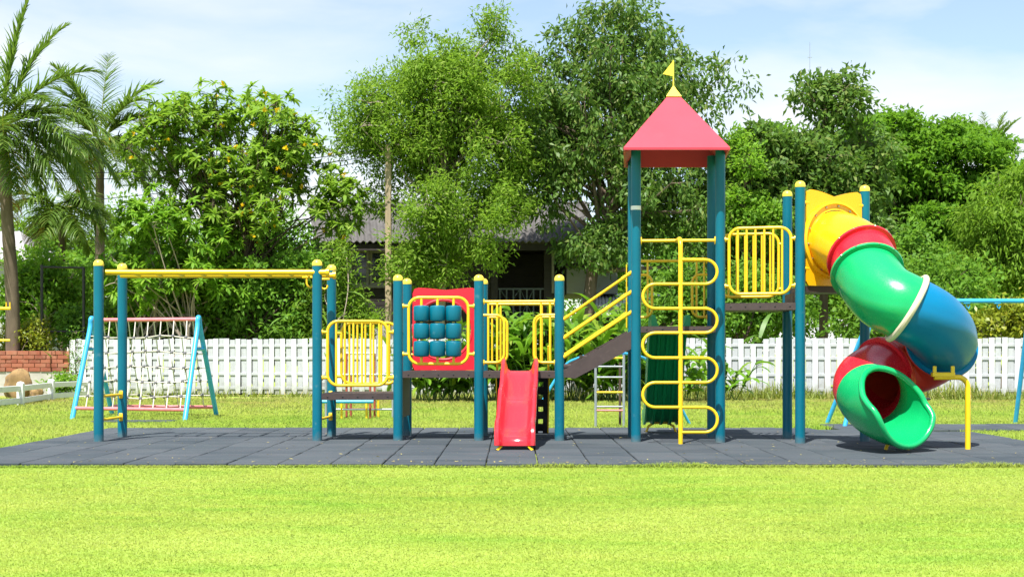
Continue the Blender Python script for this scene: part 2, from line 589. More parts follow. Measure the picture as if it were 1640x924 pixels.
def tile_floor(name, x0, x1, y0, y1, size, label, seed, skip=None):
    rg = random.Random(seed)
    b = MB()
    nx, ny = round((x1 - x0) / size), round((y1 - y0) / size)
    for j in range(ny):
        off = 0
        for i in range(nx):
            if skip and skip(i, j, nx, ny):
                continue
            g = .006 + rg.random() * .010
            cx, cy = x0 + (i + .5) * size + off, y0 + (j + .5) * size
            h = .038 + rg.random() * .006
            rot = Matrix.Rotation(R(rg.uniform(-.5, .5)), 3, 'Z') @ Matrix.Rotation(R(rg.uniform(-.35, .35)), 3, 'X')
            b.box((cx + rg.uniform(-.002, .002), cy + (rg.uniform(-.03, .004) if j == 0 else 0), h / 2 + .002), (size - g, size - g * .6, h), rot, .007)
    o = b.build(name, M['rubber'], None, 0)
    return tag(o, label, 'rubber floor', kind='structure')

MX0, MX1, MY0, MY1 = -5.75, 6.25, 13.52, 20.02
tile_floor('rubber_paving', MX0, MX1, MY0, MY1, .5, 'dark grey rubber tile floor under the big play structure', 3,
           lambda i, j, nx, ny: (j == ny - 1 and i > nx - 5) or (j == ny - 2 and i > nx - 2))
tile_floor('rubber_paving', 4.6, 9.6, 19.55, 21.05, .5, 'strip of grey rubber tiles under the blue swing', 4)
tile_floor('rubber_paving', -6.6, -5.3, 21.9, 22.4, .25, 'narrow grey rubber strip in front of the rope net climber', 5)

def in_paving(x, y):
    a = (x > MX0 + .02) & (x < MX1 - .02) & (y > MY0 + .02) & (y < MY1 - .02)
    a &= ~((y > MY1 - .5) & (x > MX1 - 2))
    b = (x > 4.62) & (x < 9.6) & (y > 19.57) & (y < 21.0)
    c = (x > -6.6) & (x < -5.3) & (y > 21.95) & (y < 22.4)
    return a | b | c

def blades(name, regions, label):
    Vs, Qs, base = [], [], 0
    for (x0, x1, y0, y1, n, hm, w) in regions:
        x = RNG.uniform(x0, x1, n)
        y = RNG.uniform(y0, y1, n)
        keep = (np.abs(x) < y * .42 + 2.4) & ~in_paving(x, y)
        x, y = x[keep], y[keep]
        n = len(x)
        pat = .5 + .5 * np.sin(x * 2.1 + 1.3 * np.sin(y * 1.7)) * np.sin(y * 1.1 + x * .6)
        h = hm * (.55 + .6 * RNG.random(n) + .35 * pat)
        edge = ((y < MY0 + .02) & (y > MY0 - .08)) | ((y > MY1 - .05) & (y < MY1 + .12) & (np.abs(x) < 6.3))
        tuft = np.maximum(0, np.sin(x * 3.1) * np.sin(x * 1.27 + 2)) 
        h = np.where(edge, h * (1.0 + 1.1 * tuft * (x > .0)), h)
        a = RNG.uniform(0, 2 * pi, n)
        lean = RNG.normal(.0, .8, n) * (3.2 if hm < .02 else 1.3)
        la = RNG.uniform(0, 2 * pi, n)
        wx, wy = np.cos(a) * w / 2, np.sin(a) * w / 2
        lx, ly = np.cos(la) * lean * h, np.sin(la) * lean * h
        P = np.zeros((n, 5, 3))
        P[:, 0] = np.stack([x - wx, y - wy, np.zeros(n)], 1)
        P[:, 1] = np.stack([x + wx, y + wy, np.zeros(n)], 1)
        P[:, 2] = np.stack([x + wx * .8 + lx * .35, y + wy * .8 + ly * .35, h * .6], 1)
        P[:, 3] = np.stack([x - wx * .8 + lx * .35, y - wy * .8 + ly * .35, h * .6], 1)
        P[:, 4] = np.stack([x + lx, y + ly, h], 1)
        Vs.append(P.reshape(-1, 3))
        i = np.arange(n)[:, None] * 5 + base
        Qs.append(np.concatenate([i + [[0, 1, 2]], i + [[0, 2, 3]], i + [[3, 2, 4]]], 0))
        base += n * 5
    me = np_mesh(name, np.concatenate(Vs), np.concatenate(Qs))
    return tag(link(name, me, M['blades']), label, 'grass', kind='stuff')

blades('lawn_grass', [(-5.6, 5.6, 5.6, 8.6, 230000, .0085, .005), (-6.6, 6.6, 8.6, 11, 180000, .010, .006),
                      (-8.2, 8.2, 11, 13.54, 160000, .011, .007),
                      (-6, 6.6, 13.46, 13.53, 12000, .028, .008),
                      (-11, -5.7, 13.5, 20.3, 34000, .045, .010), (6.2, 11.5, 13.5, 20.3, 34000, .045, .010),
                      (-12, 13, 20.1, 25, 120000, .05, .012), (-16, 17, 25, 33.5, 105000, .06, .016)],
       'short mown yellow green lawn grass')

def litter():
    n = 520
    x = RNG.uniform(MX0, MX1, n); y = RNG.uniform(MY0 + .05, MY1 - .1, n)
    x[:170] = RNG.uniform(-4.6, 4.6, 170); y[:170] = MY0 + RNG.random(170) ** 2 * .6 + .02
    P = np.stack([x, y, np.full(n, .0485)], 1)
    a = RNG.uniform(0, 2 * pi, n)
    D = np.stack([np.cos(a), np.sin(a), RNG.uniform(0, .25, n)], 1)
    L = RNG.uniform(.015, .05, n)
    V, Q = leaf_quads(P, D, np.array([0, 0, 1.0]) + RNG.normal(0, .2, (n, 3)), L, L * RNG.uniform(.15, .5, n))
    m = leaf_mat('dry clippings', (.30, .22, .10), (.38, .34, .12), (.16, .10, .05), .7, .1, .1)
    tag(link('fallen_leaves', np_mesh('fallen_leaves', V, Q), m), 'dry grass clippings and small leaves scattered on the rubber tiles', 'leaves', kind='stuff')
litter()

# ------------------------------------------------------------------ the play structure
PS = thing('play_structure', 'large blue and yellow playground structure with pink tower roof, slides and monkey bars', 'playground', (0, 17, 0))
PR = .059   # post radius
TUBE = .019

def post(px, ytop, Y, name='post', px_top=None, dome=True, z_top=None):
    a = at(px, 0, Y); a.z = 0
    zt = at(px, ytop, Y).z if z_top is None else z_top
    b = MB()
    top = zt - (.062 if dome else 0)
    xt = at(px_top if px_top is not None else px, 0, Y).x
    b.lathe(a, [(PR * 1.25, .0), (PR * 1.25, .046), (PR, .05)], 24) if False else None
    b.cyl((a.x, Y, 0), (xt, Y, top), PR, 28)
    o = b.build(name, M['teal'], PS)
    if dome:
        c = MB()
        prof = [(PR * 1.04, -.012), (PR * 1.06, .0), (PR * 1.04, .012)] + [(PR * 1.02 * cos(t), .014 + .05 * sin(t)) for t in [i * pi / 2 / 7 for i in range(1, 7)]] + [(.003, .064)]
        c.lathe((xt, Y, top), prof, 24)
        c.build('cap', M['yellow_cap'], o)
    return o, Vector((a.x, Y, 0))

FR = {}
def P_(key, *a, **k):
    o, v = post(*a, **k)
    FR[key] = v
    return o
P_('a0', 158, 416, 16.85); P_('a1', 196, 422, 17.78)
P_('b0', 508, 416, 17.0);  P_('b1', 531, 424, 17.92)
P_('c0', 637.5, 440, 17.1); P_('c1', 652, 446, 18.03)
P_('d0', 767, 440, 17.12); P_('d1', 774, 446, 18.05)
P_('e0', 896, 440, 17.0); P_('e1', 896, 447, 17.95)
tw = P_('f0', 1018.5, 0, 16.8, dome=False, z_top=3.58); P_('f1', 1013, 0, 17.7, dome=False, z_top=3.58)
P_('g0', 1153.5, 0, 16.72, dome=False, z_top=3.58); P_('g1', 1140, 0, 17.62, dome=False, z_top=3.58)
P_('h0', 1281.5, 290, 16.5); P_('h1', 1261, 305.5, 17.35)
P_('k0', 1385, 297, 16.92)
st = MB()
zs = at(1018, 333.5, 16.8).z
st.tube([(FR['f0'].x, 16.8, zs - .024), (FR['f0'].x, 16.8, zs + .024)], PR + .0025, 28)
st.build('sticker', M['sticker'], tw)

# decks ------------------------------------------------------------
def deck_between(name, keys, z, th=.075, inset=.0):
    pts = [FR[k].copy() for k in keys]
    b = MB()
    poly = [Vector((p.x, p.y, z - th)) for p in pts]
    b.extrude(poly, (0, 0, th))
    # bolt heads on the front edge
    o = b.build(name, M['deck'], PS, 20)
    return o

KEEP = {}
def deck_quad(k0, k1, k2, k3, z, th=.078, name='deck'):
    # deck boards run between the four posts, edges at the post fronts
    A, B_, C, D = (FR[k].copy() for k in (k0, k1, k2, k3))
    A.x += PR * .6; D.x += PR * .6; B_.x -= PR * .6; C.x -= PR * .6
    A.y -= .02; B_.y -= .02; C.y += .02; D.y += .02
    b = MB()
    b.extrude([Vector((p.x, p.y, z - th)) for p in (A, B_, C, D)], (0, 0, th))
    o = b.build(name, M['deck'], PS, 20)
    n = 5
    for i in range(n):
        p = A.lerp(B_, (i + .5) / n)
        if 'deck_bolt' not in KEEP:
            q = MB()
            q.lathe((0, 0, 0), [(.010, 0), (.009, .004), (.004, .006)], 8, (0, -1, 0))
            c = q.build('bolt', M['dark_panel'], o)
            KEEP['deck_bolt'] = c.data
        else:
            c = link('bolt', KEEP['deck_bolt'], None, o)
        c.location = (p.x, p.y - .001, z - th * .5)
    return o
Z1 = at(0, 630, 17.0).z
Z2 = at(0, 594.5, 17.1).z
Z4 = at(0, 522.5, 16.8).z
Z5 = at(0, 485.5, 16.7).z
Z6 = at(0, 458, 16.6).z
deck_quad('b0', 'c0', 'c1', 'b1', Z1)
deck_quad('c0', 'd0', 'd1', 'c1', Z2)
deck_quad('d0', 'e0', 'e1', 'd1', Z2 - .002)
deck_quad('f0', 'g0', 'g1', 'f1', Z4, .072)
deck_quad('g0', 'h0', 'h1', 'g1', Z5, .085)
b = MB()
b.extrude([Vector((p.x, p.y, Z6 - .075)) for p in (FR['h0'] + Vector((.02, 0, 0)), FR['k0'], FR['h1'] + Vector((.02, 0, 0)))], (0, 0, .075))
b.build('deck', M['deck'], PS, 20)
# risers between deck levels
def riser(k0, k1, z0, z1, dx):
    A, B_ = FR[k0], FR[k1]
    b = MB()
    b.extrude([(A.x + dx - .012, A.y + .05, z0), (A.x + dx + .012, A.y + .05, z0), (B_.x + dx + .012, B_.y - .05, z0), (B_.x + dx - .012, B_.y - .05, z0)], (0, 0, z1 - z0))
    b.build('riser', M['deck'], PS, 20)
riser('c0', 'c1', Z1 - .3, Z2 - .08, .03)
riser('h0', 'h1', Z5 - .0, Z6 - .078, -.03)
riser('g0', 'g1', Z4 + .0, Z5 - .09, .0)

# guard rails -------------------------------------------------------
def rrect(x0, x1, z0, z1, r, n=6):
    pts = []
    for (cx, cz, a) in ((x1 - r, z1 - r, 0), (x0 + r, z1 - r, pi / 2), (x0 + r, z0 + r, pi), (x1 - r, z0 + r, 1.5 * pi)):
        for i in range(n + 1):
            t = a + pi / 2 * i / n
            pts.append((cx + r * cos(t), cz + r * sin(t)))
    return pts

def guard(A, B_, z0, z1, stub=(.12, .83), margin=.125, nbars=6, name='guard_rail', bars=True):
    """rounded tube frame with upright bars between posts A and B_"""
    L = (B_ - A); L.z = 0
    ln = L.length
    u = L.normalized()
    def W(s, z):
        return Vector((A.x, A.y, 0)) + u * s + Vector((0, 0, z))
    b = MB()
    pr = rrect(margin, ln - margin, z0, z1, .13, 7)
    b.tube([W(s, z) for s, z in pr], TUBE, 12, closed=True)
    for f in stub:
        zz = z0 + (z1 - z0) * f
        for s0, s1 in ((PR - .004, margin), (ln - margin, ln - PR + .004)):
            b.cyl(W(s0, zz), W(s1, zz), TUBE, 12)
        b.cyl(W(PR - .003, zz), W(PR + .012, zz), TUBE * 1.7, 12)
        b.cyl(W(ln - PR + .003, zz), W(ln - PR - .012, zz), TUBE * 1.7, 12)
    o = b.build(name, M['yellow'], PS, 50)
    if bars:
        w = ln - 2 * margin
        for i in range(nbars):
            s = margin + w * (i + 1) / (nbars + 1)
            c = MB()
            c.cyl(W(s, z0), W(s, z1), .0135, 10)
            c.build('bar', M['yellow'], o, 50)
    return o, W, ln
g1z0, g1z1 = at(0, 617, 17.05).z, at(0, 514.5, 17.05).z
guard(FR['b0'], FR['c0'], g1z0, g1z1)
guard(FR['b1'], FR['c1'], g1z0, g1z1)
g2z0, g2z1 = at(0, 470.5, 16.6).z, at(0, 365, 16.6).z
guard(FR['g0'], FR['h0'], g2z0, g2z1, margin=.105)
guard(FR['g1'], FR['h1'], g2z0, g2z1, margin=.105)

# noughts and crosses panel -------------------------------------------
t0, t1 = at(0, 582.5, 17.1).z, at(0, 476.5, 17.1).z
tt, W, ln = guard(FR['c0'], FR['d0'], t0, t1, stub=(.145, .87), margin=.13, name='drum_panel', bars=False)
for i in range(3):
    s = ln * .5 + (i - 1) * .196 - .012
    c = MB(); c.cyl(W(s, t0), W(s, t1), .0165, 12)
    rod = c.build('rod', M['yellow'], tt, 50)
    for j in range(3):
        zc = at(0, 502 + j * 28.2, 17.1).z
        p = W(s, zc)
        h, r = .094, .096
        d = MB()
        d.lathe(p, [(.03, -h - .006), (r - .018, -h), (r - .006, -h + .006), (r, -h + .018), (r * 1.01, 0), (r, h - .018), (r - .006, h - .006), (r - .018, h), (.03, h + .006)], 28)
        d.build('drum', M['teal'], tt)

# red back panel with round opening -----------------------------------
def holed_panel(name, A, B_, z0, z1, hole_s, hole_z, hole_r, th, m, side=.06, wave=.035, n=72, topfn=None):
    L = B_ - A; L.z = 0
    ln = L.length
    u = L.normalized()
    nrm = Vector((u.y, -u.x, 0))
    def W(s, z, d=0):
        return Vector((A.x, A.y, 0)) + u * s + Vector((0, 0, z)) + nrm * d
    s0, s1 = PR + side * .2, ln - PR - side * .2
    outer = []
    def border(a):
        # walk from the hole centre outwards until the outline is met
        dx, dz = cos(a), sin(a)
        lo, hi = hole_r, 3.0
        for _ in range(40):
            mid = (lo + hi) / 2
            s, z = hole_s + dx * mid, hole_z + dz * mid
            f = (s - s0) / (s1 - s0)
            zt = z1 - wave * (1 - abs(cos(f * pi)) ** 1.0) if topfn is None else topfn(f, z1)
            # rounded corners and soft side bulge
            inside = (s0 < s < s1) and (z0 < z < zt)
            cr = .07
            for (qs, qz, sx, sz) in ((s0 + cr, zt - cr, -1, 1), (s1 - cr, zt - cr, 1, 1)):
                if (s - qs) * sx > 0 and (z - qz) * sz > 0 and (s - qs) ** 2 + (z - qz) ** 2 > cr * cr:
                    inside = False
            if inside: lo = mid
            else: hi = mid
        return lo
    rings = []
    for i in range(n):
        a = 2 * pi * i / n
        rr = max(border(a), hole_r + .012)
        rings.append((cos(a), sin(a), rr))
    b = MB()
    vs, fs = [], []
    for d in (0, th):
        for (c, s_, rr) in rings:
            vs.append(W(hole_s + c * rr, hole_z + s_ * rr, d))
        for (c, s_, rr) in rings:
            vs.append(W(hole_s + c * hole_r, hole_z + s_ * hole_r, d))
    for i in range(n):
        j = (i + 1) % n
        fs.append((i, j, n + j, n + i))
        fs.append((2 * n + j, 2 * n + i, 3 * n + i, 3 * n + j))
        fs.append((j, i, 2 * n + i, 2 * n + j))
        fs.append((n + i, n + j, 3 * n + j, 3 * n + i))
    b.add(vs, fs)
    o = b.build(name, m, PS, 30)
    return o, W, nrm, u
rz0, rz1 = Z2 + .004, at(0, 460.5, 18.0).z
rl = (FR['d1'] - FR['c1']).length
rp_o, W, nrm, u = holed_panel('round_window_panel', FR['c1'], FR['d1'], rz0, rz1, rl * .5 - .03, at(0, 528, 18.04).z, .365, .025, M['red_panel'], wave=.032)
b = MB()
cz = at(0, 528, 18.04).z
b.tube([W(rl * .5 - .03 + cos(a) * .378, cz + sin(a) * .385, .012) for a in [2 * pi * i / 60 for i in range(60)]], .020, 8, closed=True)
b.build('window_ring', M['red_panel'], rp_o)
for zz in (rz0 + .2, rz1 - .17):
    for s0, s1 in ((PR - .01, PR + .05), (rl - PR - .05, rl - PR + .01)):
        b = MB(); b.cyl(W(s0, zz, .01), W(s1, zz, .01), .016, 10)
        b.build('bracket', M['yellow'], rp_o)

# slide gate (top bar with two D loops) ---------------------------------
def gate(A, B_, ybar, ydtop, ybot, Yr, name='slide_gate', drop=(.115, .225), dw=.31):
    L = B_ - A; L.z = 0
    ln = L.length
    u = L.normalized()
    zb, zd, zz = (at(0, q, Yr).z for q in (ybar, ydtop, ybot))
    def W(s, z):
        return Vector((A.x, A.y, 0)) + u * s + Vector((0, 0, z))
    b = MB()
    b.cyl(W(PR - .006, zb), W(ln - PR + .006, zb), .018, 12)
    for s in (PR + .004, ln - PR - .004):
        b.box(W(s, zb), (.012, .05, .07), bevel=.004)
    o = b.build(name, M['yellow'], PS, 50)
    for mir in (0, 1):
        def S(s): return ln - s if mir else s
        c = MB()
        r = .10
        pts = [(PR - .004, zd)] + [(dw - r + r * sin(t), zd - r + r * cos(t)) for t in [i * pi / 12 for i in range(7)]]
        pts += [(dw - r + r * cos(t), zz + r - r * sin(t)) for t in [i * pi / 12 for i in range(7)]] + [(PR - .004, zz)]
        c.tube([W(S(s), z) for s, z in pts], .017, 12)
        c.box(W(S(PR + .004), zz), (.012, .05, .07), bevel=.004)
        c.build('loop', M['yellow'], o, 50)
        for d in drop:
            c = MB(); c.cyl(W(S(d), zb), W(S(d), zz + .004), .0135, 10)
            c.build('bar', M['yellow'], o, 50)
    return o
gate(FR['d0'], FR['e0'], 483, 504.5, 580.5, 17.05)
gate(FR['d1'], FR['e1'], 487, 508, 581, 18.0)
gate(FR['f1'], FR['g1'], 418, 440, 508, 17.66, drop=(.095, .19), dw=.245)
b = MB()
zb = at(0, 385.5, 16.76).z
b.cyl((FR['f0'].x + PR - .006, FR['f0'].y, zb), (FR['g0'].x - PR + .006, FR['g0'].y, zb), .019, 12)
for q, sg in (('f0', 1), ('g0', -1)):
    b.box((FR[q].x + sg * (PR + .004), FR[q].y, zb), (.012, .05, .09), bevel=.004)
b.build('cross_bar', M['yellow'], PS, 50)

# serpentine climber ---------------------------------------------------
YS = 16.42
def AT(px, py): return at(px, py, YS)
b = MB()
pc = AT(1090, 717); pc.z = 0
ztop = zb
b.tube([pc, (pc.x, YS, ztop - .12)] + [(pc.x, YS + .12 - .12 * cos(t), ztop - .12 + .12 * sin(t)) for t in [i * pi / 14 for i in range(1, 8)]] + [(pc.x, 16.77, ztop)], .027, 14)
sp = b.build('serpentine_climber', M['yellow'], PS, 50)
ys = [416, 455, 494, 533, 573, 612.5, 652, 692]
XL, XR = 1049, 1129
path = [AT(1090, ys[0])]
for i in range(7):
    right = i % 2 == 0
    zc = (AT(0, ys[i]).z + AT(0, ys[i + 1]).z) / 2
    r = (AT(0, ys[i]).z - AT(0, ys[i + 1]).z) / 2
    xc = AT(XR if right else XL, 0).x
    path.append(Vector((xc, YS, AT(0, ys[i]).z)))
    for k in range(1, 12):
        t = pi * k / 12
        path.append(Vector((xc + (1 if right else -1) * r * sin(t), YS, zc + r * cos(t))))
    path.append(Vector((xc, YS, AT(0, ys[i + 1]).z)))
path.append(AT(1090, ys[7]))
b = MB()
path = [p + Vector((0, -.006, 0)) for p in path]
b.tube(path, .0185, 12)
b.build('serpentine_tube', M['yellow'], sp, 50)

# stairs to the tower ----------------------------------------------------
stair = part_empty('stair', PS, ((FR['e0'].x + FR['f0'].x) / 2, 17.4, Z2))
E0, F0, E1, F1 = FR['e0'], FR['f0'], FR['e1'], FR['f1']
for A, B_, dy in ((E0, F0, .0), (E1, F1, 0.0)):
    b = MB()
    def q(px, py): 
        v = at(px, py, 16.92)
        f = (v.x - E0.x) / (F0.x - E0.x)
        return Vector((v.x, A.y + (B_.y - A.y) * f - .02, v.z))
    b.extrude([q(902, 591), q(902, 604), q(921, 606), q(1013, 557), q(1013, 528)], (0, .04, 0))
    b.build('stringer', M['deck'], stair, 20)
    for (ya, yb) in ((511, 436), (541.5, 467), (572, 499)):
        c = MB()
        a1, b1 = q(903, ya), q(1012, yb)
        a1.y += .02; b1.y += .02
        c.tube([a1, b1], .0175, 12)
        d = (b1 - a1).normalized()
        c.tube([a1, a1 + d * .07], .024, 12)
        c.tube([b1 - d * .07, b1], .024, 12)
        c.build('handrail', M['yellow'], stair, 50)
    c = MB()
    c.box(((q(1012, 0).x - .002), B_.y - .0, (at(0, 416, 16.8).z + at(0, 523, 16.8).z) / 2), (.012, .045, at(0, 416, 16.8).z - at(0, 523, 16.8).z), bevel=.004)
    c.build('rail_plate', M['yellow'], stair)
for i in range(4):
    f = (i + .5) / 4
    z = Z2 + (Z4 - Z2) * (i + .6) / 5
    x0 = E0.x + (F0.x - E0.x) * (i) / 4 + .05
    b = MB()
    b.box((x0 + .12, 17.38, z), (.24, .85, .04), bevel=.006)
    b.build('step', M['deck'], stair, 20)

# monkey bars --------------------------------------------------------------
zm = at(0, 436, 16.95).z
mb = part_empty('monkey_bars', PS, ((FR['a0'].x + FR['b0'].x) / 2, 17.4, zm))
x0, x1 = FR['a0'].x + PR - .01, FR['b0'].x + .13
for Y in (16.98, 17.62):
    b = MB()
    xs0 = x0 + (Y - 16.98) * .0
    b.cyl((xs0, Y, zm), (x1, Y, zm), .034, 14)
    b.lathe((x1, Y, zm), [(.034, -.02), (.05, -.018), (.05, .018), (.034, .02)], 16, (1, 0, 0))
    b.build('side_rail', M['yellow'], mb, 50)
for i in range(9):
    x = x0 + .25 + (x1 - x0 - .5) * i / 8
    b = MB(); b.cyl((x, 16.99, zm), (x, 17.61, zm), .016, 10)
    b.build('rung', M['yellow'], mb, 50)
for x, y in ((at(499, 0, 17.1).x, 17.1), (at(521, 0, 17.5).x, 17.5)):
    b = MB()
    b.tube([(x - .06, y, zm - .02), (x - .06, y, zm - .13), (x - .045, y, zm - .165), (x - .01, y, zm - .18), (x + .02, y, zm - .165), (x + .03, y, zm - .13)], .012, 8)
    b.box((x - .03, y, zm - .055), (.17, .03, .025), bevel=.005)
    b.build('hand_hook', M['yellow'], mb, 50)
for k0, k1 in (('a0', 'a1'), ('b0', 'b1')):
    A, B_ = FR[k0], FR[k1]
    b = MB()
    d = (B_ - A).normalized()
    for j, z in enumerate((at(0, 635, 16.85).z, at(0, 673, 16.85).z)):
        if k0 == 'b0' and j == 0: z = Z1 - .04
        b = MB()
        b.cyl(A + Vector((0, 0, z)) + d * (PR - .01), B_ + Vector((0, 0, z)) - d * (PR - .01), .017, 12)
        for p, sg in ((A, 1), (B_, -1)):
            b.box(p + Vector((0, 0, z)) + d * sg * (PR + .005), (.05, .016, .10), Matrix.Rotation(atan2(d.y, d.x) - pi / 2, 3, 'Z'), .008)
        b.build('rung', M['yellow'], PS, 50)

# roof -----------------------------------------------------------------------
cxr, cyr = (FR['f0'].x + FR['g1'].x) / 2 + .03, 17.12
cxr = at(1078.5, 0, 17.12).x
zE, zA = 3.50, at(0, 141, 17.12).z - .02
hw = .622
hy_ = .78
b = MB()
corners = [(-hw - .05, -hy_), (hw - .05, -hy_), (hw + .08, hy_), (-hw + .08, hy_)]
base = [Vector((cxr + x, cyr + y, zE)) for x, y in corners]
apex = Vector((cxr, cyr, zA))
tf = .90
top = [p.lerp(apex, tf) for p in base]
lip = [p + Vector((0, 0, -.028)) for p in base]
inb = [Vector((cxr + x * .965, cyr + y * .965, zE - .028)) for x, y in corners]
intop = [p + Vector((0, 0, -.05)) for p in top]
# thickness shell: outer, lip, inner
vs = top + base + lip + inb + intop
fs = []
for i in range(4):
    j = (i + 1) % 4
    fs += [(i, j, 4 + j, 4 + i), (4 + i, 4 + j, 8 + j, 8 + i), (8 + i, 8 + j, 12 + j, 12 + i), (12 + i, 12 + j, 16 + j, 16 + i)]
fs += [(3, 2, 1, 0), (16, 17, 18, 19)]
b.add(vs, fs)
roof = b.build('tower_roof', M['red_roof'], PS, 15)
b = MB()
ft = [p.lerp(apex, tf - .035) + Vector((0, 0, .006)) for p in base]
fb = [Vector((cxr + (p.x - cxr) * 1.12, cyr + (p.y - cyr) * 1.12, p.z)) for p in ft]
tipz = at(0, 137, 17.12).z
b.add(fb + [Vector((cxr, cyr, tipz))], [(0, 1, 4), (1, 2, 4), (2, 3, 4), (3, 0, 4), (3, 2, 1, 0)])
b.build('finial', M['yellow_cap'], roof, 15)
b = MB()
ftop = at(0, 97, 17.12).z
b.cyl((cxr, cyr, tipz - .03), (cxr, cyr, ftop), .008, 8)
zf0, zf1, zf2 = (at(0, q, 17.12).z for q in (98, 122.5, 119))
xf = at(1061.5, 0, 17.12).x
b.extrude([(cxr - .003, cyr - .005, zf0), (cxr - .003, cyr - .005, zf1), (xf, cyr - .005, zf2)], (0, .01, 0))
b.build('flag', M['yellow_cap'], roof, 20)
# straight slides --------------------------------------------------------------
def slide(name, m, stations, halfw, wall_h, under_ribs=False, label=None):
    """stations: (centre x, y, z, wall scale, nx, nz) bed line; extruded channel with rounded rims"""
    rings = []
    for (x, y, z, ws, dy, dz) in stations:
        # frame: across = +x, up = normal of the bed
        up = Vector((0, dy, dz)).normalized()
        ac = Vector((1, 0, 0))
        H = wall_h * ws
        w = halfw
        prof = [(-w - .012, -.055), (-w - .022, H * .55), (-w - .018, H - .018), (-w - .002, H), (-w + .026, H - .004), (-w + .044, H * .62), (-w + .060, .026), (-w + .09, .0), (0, -.006),
                (w - .09, .0), (w - .060, .026), (w - .044, H * .62), (w - .026, H - .004), (w + .002, H), (w + .018, H - .018), (w + .022, H * .55), (w + .012, -.055)]
        if under_ribs:
            bottom = []
            k = 4
            for i in range(k):
                a = w - 2 * w * i / k
                c = w - 2 * w * (i + 1) / k
                bottom += [(a - .012, -.06), (a - .03, -.026), (c + .03, -.026), (c + .012, -.06)]
            prof = prof + bottom
        else:
            prof = prof + [(w * .5, -.05), (-w * .5, -.05)]
        rings.append([Vector((x, y, z)) + ac * a + up * h for a, h in prof])
    b = MB()
    b.loft(rings)
    o = b.build(name, m, PS, 50)
    return o

def stations_from(pts, per=6, ws=lambda f: 1.0):
    P = catmull(pts, per)
    out = []
    for i, p in enumerate(P):
        t = (P[min(i + 1, len(P) - 1)] - P[max(i - 1, 0)])
        n = Vector((0, -t.z, t.y)) if t.y > 0 else Vector((0, t.z, -t.y))
        if n.z < 0: n = -n
        f = i / (len(P) - 1)
        out.append((p.x, p.y, p.z, ws(f), n.y, n.z))
    return out
xa, xb = at(832.5, 0, 17.0).x, at(824.5, 0, 15.4).x
zd = Z2 + .006
pts = [(xa, 17.12, zd + .002), (xa, 17.0, zd), (xa * .97 + xb * .03, 16.9, zd - .03), (xa * .8 + xb * .2, 16.64, zd - .20), (xa * .65 + xb * .35, 16.44, zd - .315), (xa * .5 + xb * .5, 16.22, zd - .345), (xa * .35 + xb * .65, 15.98, zd - .49), (xa * .15 + xb * .85, 15.75, zd - .635), (xb, 15.58, zd - .675), (xb, 15.44, zd - .70), (xb, 15.385, zd - .745), (xb, 15.375, zd - .80)]
def ws_red(f): return 1.0 if f < .75 else 1.0 - .45 * smoothstep((f - .75) / .2)
rs = slide('straight_slide', M['red'], stations_from(pts, 5, ws_red), .205, .155)
for sx in (-1, 1):
    b = MB()
    x = xb + sx * .11
    b.tube([(x, 15.62, .11), (x + sx * .01, 15.5, .11), (x + sx * .05, 15.36, .075), (x + sx * .085, 15.30, .04)], .016, 10)
    b.build('foot', M['yellow'], rs, 50)

xa, xb = at(1071, 0, 17.75).x + .0, at(1059, 0, 18.9).x
zd = Z4 + .006
pts = [(xa, 17.5, zd + .002), (xa, 17.72, zd), (xa, 17.85, zd - .06), (xa * .75 + xb * .25, 18.1, zd - .36), (xa * .5 + xb * .5, 18.35, zd - .70), (xa * .2 + xb * .8, 18.62, zd - 1.03), (xb, 18.86, zd - 1.21), (xb, 19.05, zd - 1.24)]
gs = slide('straight_slide', M['slide_green'], stations_from(pts, 5, lambda f: 1.0), .225, .15, True)
gs['label'] = 'dark green straight slide seen from its ribbed underside'
rs['label'] = 'red wavy straight slide facing the lawn'
b = MB()
x = xb
b.tube([(x - .2, 18.93, .04), (x - .17, 18.93, .12), (x - .09, 18.93, .165), (x + .09, 18.93, .165), (x + .17, 18.93, .12), (x + .2, 18.93, .04)], .016, 10)
b.build('foot', M['yellow'], gs, 50)

# climbing panel behind the red slide ---------------------------------------------
cp = part_empty('climbing_panel', PS, (at(838, 0, 18.2).x, 18.2, 0))
xl, xr = at(800, 0, 18.2).x, at(874, 0, 18.2).x
b = MB()
for i in range(5):
    f0 = i / 5
    ya, za = 18.62 - .5 * f0, .04 + (Z2 - .06) * f0
    yb_, zb_ = 18.62 - .5 * (f0 + .2), .04 + (Z2 - .06) * (f0 + .2)
    b.extrude([(xl, ya, za + .03), (xl, yb_, zb_ - .03), (xl + .0, yb_ + .03, zb_ - .03), (xl + .0, ya + .03, za + .03)], (xr - xl, 0, 0))
for x in [xl + (xr - xl) * k / 5 for k in range(6)]:
    b.extrude([(x - .03, 18.622, .041), (x - .03, 18.122, Z2 - .019), (x - .03, 18.150, Z2 - .019), (x - .03, 18.650, .041)], (.06, 0, 0))
b.build('tread_panel', M['dark_panel'], cp, 20)
for x in (xl - .03, xr + .035):
    b = MB()
    b.tube([(x, 18.66, .03), (x, 18.45, .4), (x, 18.22, .8), (x, 18.12, 1.05), (x, 18.08, 1.2)], .017, 10)
    b.build('side_tube', M['yellow'], cp, 50)

